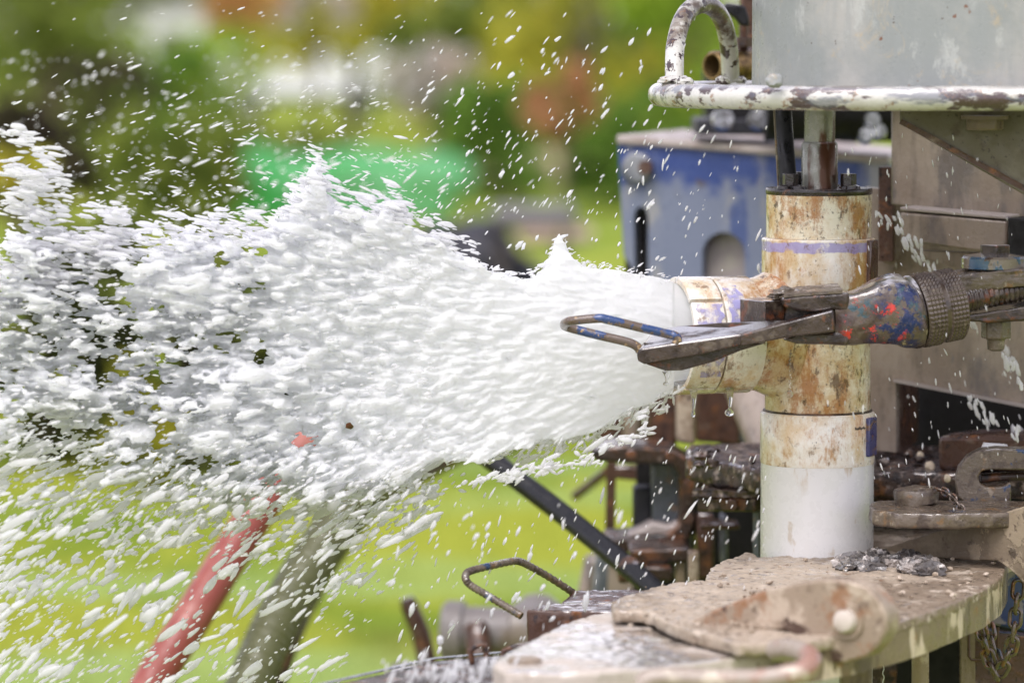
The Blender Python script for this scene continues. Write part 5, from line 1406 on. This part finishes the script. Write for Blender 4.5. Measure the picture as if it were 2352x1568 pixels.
# the lower spray
x, y = near_jet(1150, -170, 30, 'bot', (-30, 1000), 1.25); n = len(x)
W_ = lognorm(n, 2.7, .75, 11) * np.clip(1.1 - (y - 1100) / 1400, .5, 1.1); L = W_ * rng.uniform(1.4, 2.8, n)
emit(x, y, jetY(x) + rng.normal(0, .06, n), L, W_, R(27) + rng.normal(0, R(9), n), PROT)
n = 1500
y = 1120 + 450 * rng.random(n) ** 1.1; x = -30 + rng.random(n) ** 1.35 * (1050 - (y - 1100) * .5)
W_ = lognorm(n, 2.0, .85, 11); L = W_ * rng.uniform(1.3, 3.2, n)
emit(x, y, jetY(x) + rng.normal(0, .10, n), L, W_, R(38) + rng.normal(0, R(9), n), PROT)
# clumps of large drops
for (cx_, cy_, n, sp, w_) in ((640, 1240, 14, 45, 5), (760, 1330, 34, 38, 4.2), (900, 1110, 60, 45, 4.2), (380, 1180, 50, 70, 4.6), (250, 1260, 40, 60, 4.8), (520, 1318, 5, 12, 10), (120, 1180, 40, 60, 4.6), (480, 1200, 26, 60, 4.4), (350, 1400, 14, 14, 9), (60, 1330, 30, 50, 6), (700, 1110, 60, 70, 4), (990, 1110, 40, 40, 3.8), (840, 1200, 40, 50, 4)):
    ax = cx_ + rng.normal(0, sp, n); ay = cy_ - (ax - cx_) * .35 + rng.normal(0, sp * .45, n)
    W_ = lognorm(n, w_, .35, 13); L = W_ * rng.uniform(1.1, 2.0, n)
    emit(ax, ay, jetY(ax) + rng.normal(0, .05, n), L, W_, R(35) + rng.normal(0, R(18), n), PROT)
# falling drops in the middle and right
n = 420
x = rng.uniform(900, 1760, n); y = rng.uniform(1010, 1560, n)
W_ = lognorm(n, 1.9, .45, 5); L = W_ * rng.uniform(1.8, 4.0, n)
emit(x, y, 4.2 + rng.normal(0, .12, n), L, W_, R(67) + rng.normal(0, R(8), n), PSM)
n = 60
x = rng.uniform(900, 1500, n); y = rng.uniform(1180, 1560, n)
W_ = lognorm(n, 4.6, .3, 8); L = W_ * rng.uniform(1.2, 2.0, n)
emit(x, y, 4.05 + rng.normal(0, .08, n), L, W_, R(62) + rng.normal(0, R(12), n), PROT)
n = 230
x = rng.uniform(1900, 2352, n); y = rng.uniform(280, 1180, n)
W_ = lognorm(n, 1.5, .4, 3.5); L = W_ * rng.uniform(1.8, 3.6, n)
emit(x, y, 4.33 + rng.normal(0, .14, n), L, W_, R(100) + rng.normal(0, R(8), n), PSM)
n = 60
x = rng.uniform(1400, 1760, n); y = rng.uniform(250, 640, n)
W_ = lognorm(n, 1.9, .4, 4); L = W_ * rng.uniform(1.6, 3.2, n)
emit(x, y, 4.25 + rng.normal(0, .12, n), L, W_, R(68) + rng.normal(0, R(8), n), PSM)
# strings of drops right of the tee
for (x0, y0, x1, y1, n, w_) in ((2012, 485, 2175, 640, 24, 4.5), (2060, 500, 2090, 560, 8, 4.5), (2100, 560, 2120, 610, 8, 4.5), (2240, 700, 2352, 900, 26, 5), (2230, 930, 2352, 1010, 22, 4.5), (1745, 605, 1752, 650, 8, 3.5)):
    t = rng.random(n)
    ax = x0 + (x1 - x0) * t + rng.normal(0, 7, n); ay = y0 + (y1 - y0) * t + rng.normal(0, 10, n)
    W_ = lognorm(n, w_, .3, 8); L = W_ * rng.uniform(1.2, 2.2, n)
    emit(ax, ay, 4.5 + rng.normal(0, .05, n), L, W_, R(105) + rng.normal(0, R(10), n), PROT)
# froth along both edges near the mouth
for wh in ('top', 'bot'):
    x, y = near_jet(420, -26, 10, wh, (1090, 1545), 1.8); n = len(x)
    W_ = lognorm(n, 1.7, .55, 5); L = W_ * rng.uniform(1.3, 3.0, n)
    emit(x, y, jetY(x) + rng.normal(0, .03, n), L, W_, (R(12) if wh == 'top' else R(32)) + rng.normal(0, R(16), n), PSM)
# drips and lacework under the mouth
x, y = near_jet(170, -45, 8, 'bot', (1180, 1560), 1.5); n = len(x)
W_ = lognorm(n, 3.2, .45, 8); L = W_ * rng.uniform(1.3, 3.2, n)
emit(x, y, jetY(x) + rng.normal(0, .03, n), L, W_, R(50) + rng.normal(0, R(25), n), PROT)
for (x0, y0, x1, y1, n) in ((1060, 1110, 1300, 1060, 50), (1150, 1105, 1380, 1050, 46), (1380, 1030, 1500, 990, 26), (1470, 930, 1478, 1000, 14)):
    t = rng.random(n)
    ax = x0 + (x1 - x0) * t + rng.normal(0, 6, n); ay = y0 + (y1 - y0) * t + rng.normal(0, 7, n)
    W_ = lognorm(n, 4.0, .35, 8); L = W_ * rng.uniform(1.2, 2.4, n)
    emit(ax, ay, 4.2 + rng.normal(0, .02, n), L, W_, R(25) + rng.normal(0, R(20), n), PROT)
# splashes on the wet platform
n = 110
x = rng.normal(1050, 75, n); y = rng.normal(1550, 18, n)
W_ = lognorm(n, 4.2, .4, 8); L = W_ * rng.uniform(1.4, 2.8, n)
emit(x, y, 3.75 + rng.normal(0, .05, n), L, W_, R(72) + rng.normal(0, R(12), n), PROT)
# beaded string under the plate
ay = np.linspace(1488, 1568, 26)
emit(1913 + np.sin(ay * .3) * 1.5 + 116, ay, np.full(26, 4.2), np.full(26, 2.6), np.full(26, 1.5), np.full(26, R(90)), PSM)
o = np_mesh('water_spray', np.concatenate(SV), np.concatenate(SF), 'water_drop'); o['kind'] = 'stuff'
print('JET QUADS', JET, 'SPRAY TRIS', sum(len(q_) for q_ in SF))


def drip(label, px, y0, y1, Y, r0_, r1_):
    p0 = at(px, y0, Y); p1 = at(px, y1, Y)
    n = 22; path = []; rad = []
    for k in range(n + 1):
        t = k / n
        path.append(p0.lerp(p1, t) + Vector((.0006 * math.sin(t * 5), 0, 0)))
        neck = r0_ * (1 - t) ** 2 + .0011
        bulb = r1_ * math.sqrt(max(0, 1 - ((t - .86) / .14) ** 2)) if t > .72 else 0
        rad.append(max(neck if t < .9 else 0, bulb, .0001))
    m_ = MB().tube(path, rad, 14)
    thing('water_drip', label, 'water drip', m_, 'water_clear', p0, 'clear drips hanging from pipe and tong')


drip('clear drip hanging from the tip of the tong lever', 1531, 851, 886, 4.21, .0045, .0034)
drip('long clear drip hanging under the split pipe mouth', 1593, 896, 960, 4.31, .0035, .0026)
drip('fat clear drip hanging under the branch coupling', 1676, 893, 957, 4.33, .004, .0052)
m = MB()
for k in range(14):
    t = k / 13
    m.blob(at(1815 + .6 * math.sin(k), 797 + 100 * t, 4.33), .0011 + .0004 * (k % 3), .0011, .0016, .1, 1, 1, k)
m.blob(at(1815, 905, 4.33), .0036, .0036, .0042, .05, 1, 3, 1)
thing('bead_string', 'fine string of water beads falling in front of the tee', 'water drip', m, 'water_clear', at(1815, 797, 4.33))
for k_ in list(bpy.data.objects):
    if '_loc' in k_.keys(): del k_['_loc']
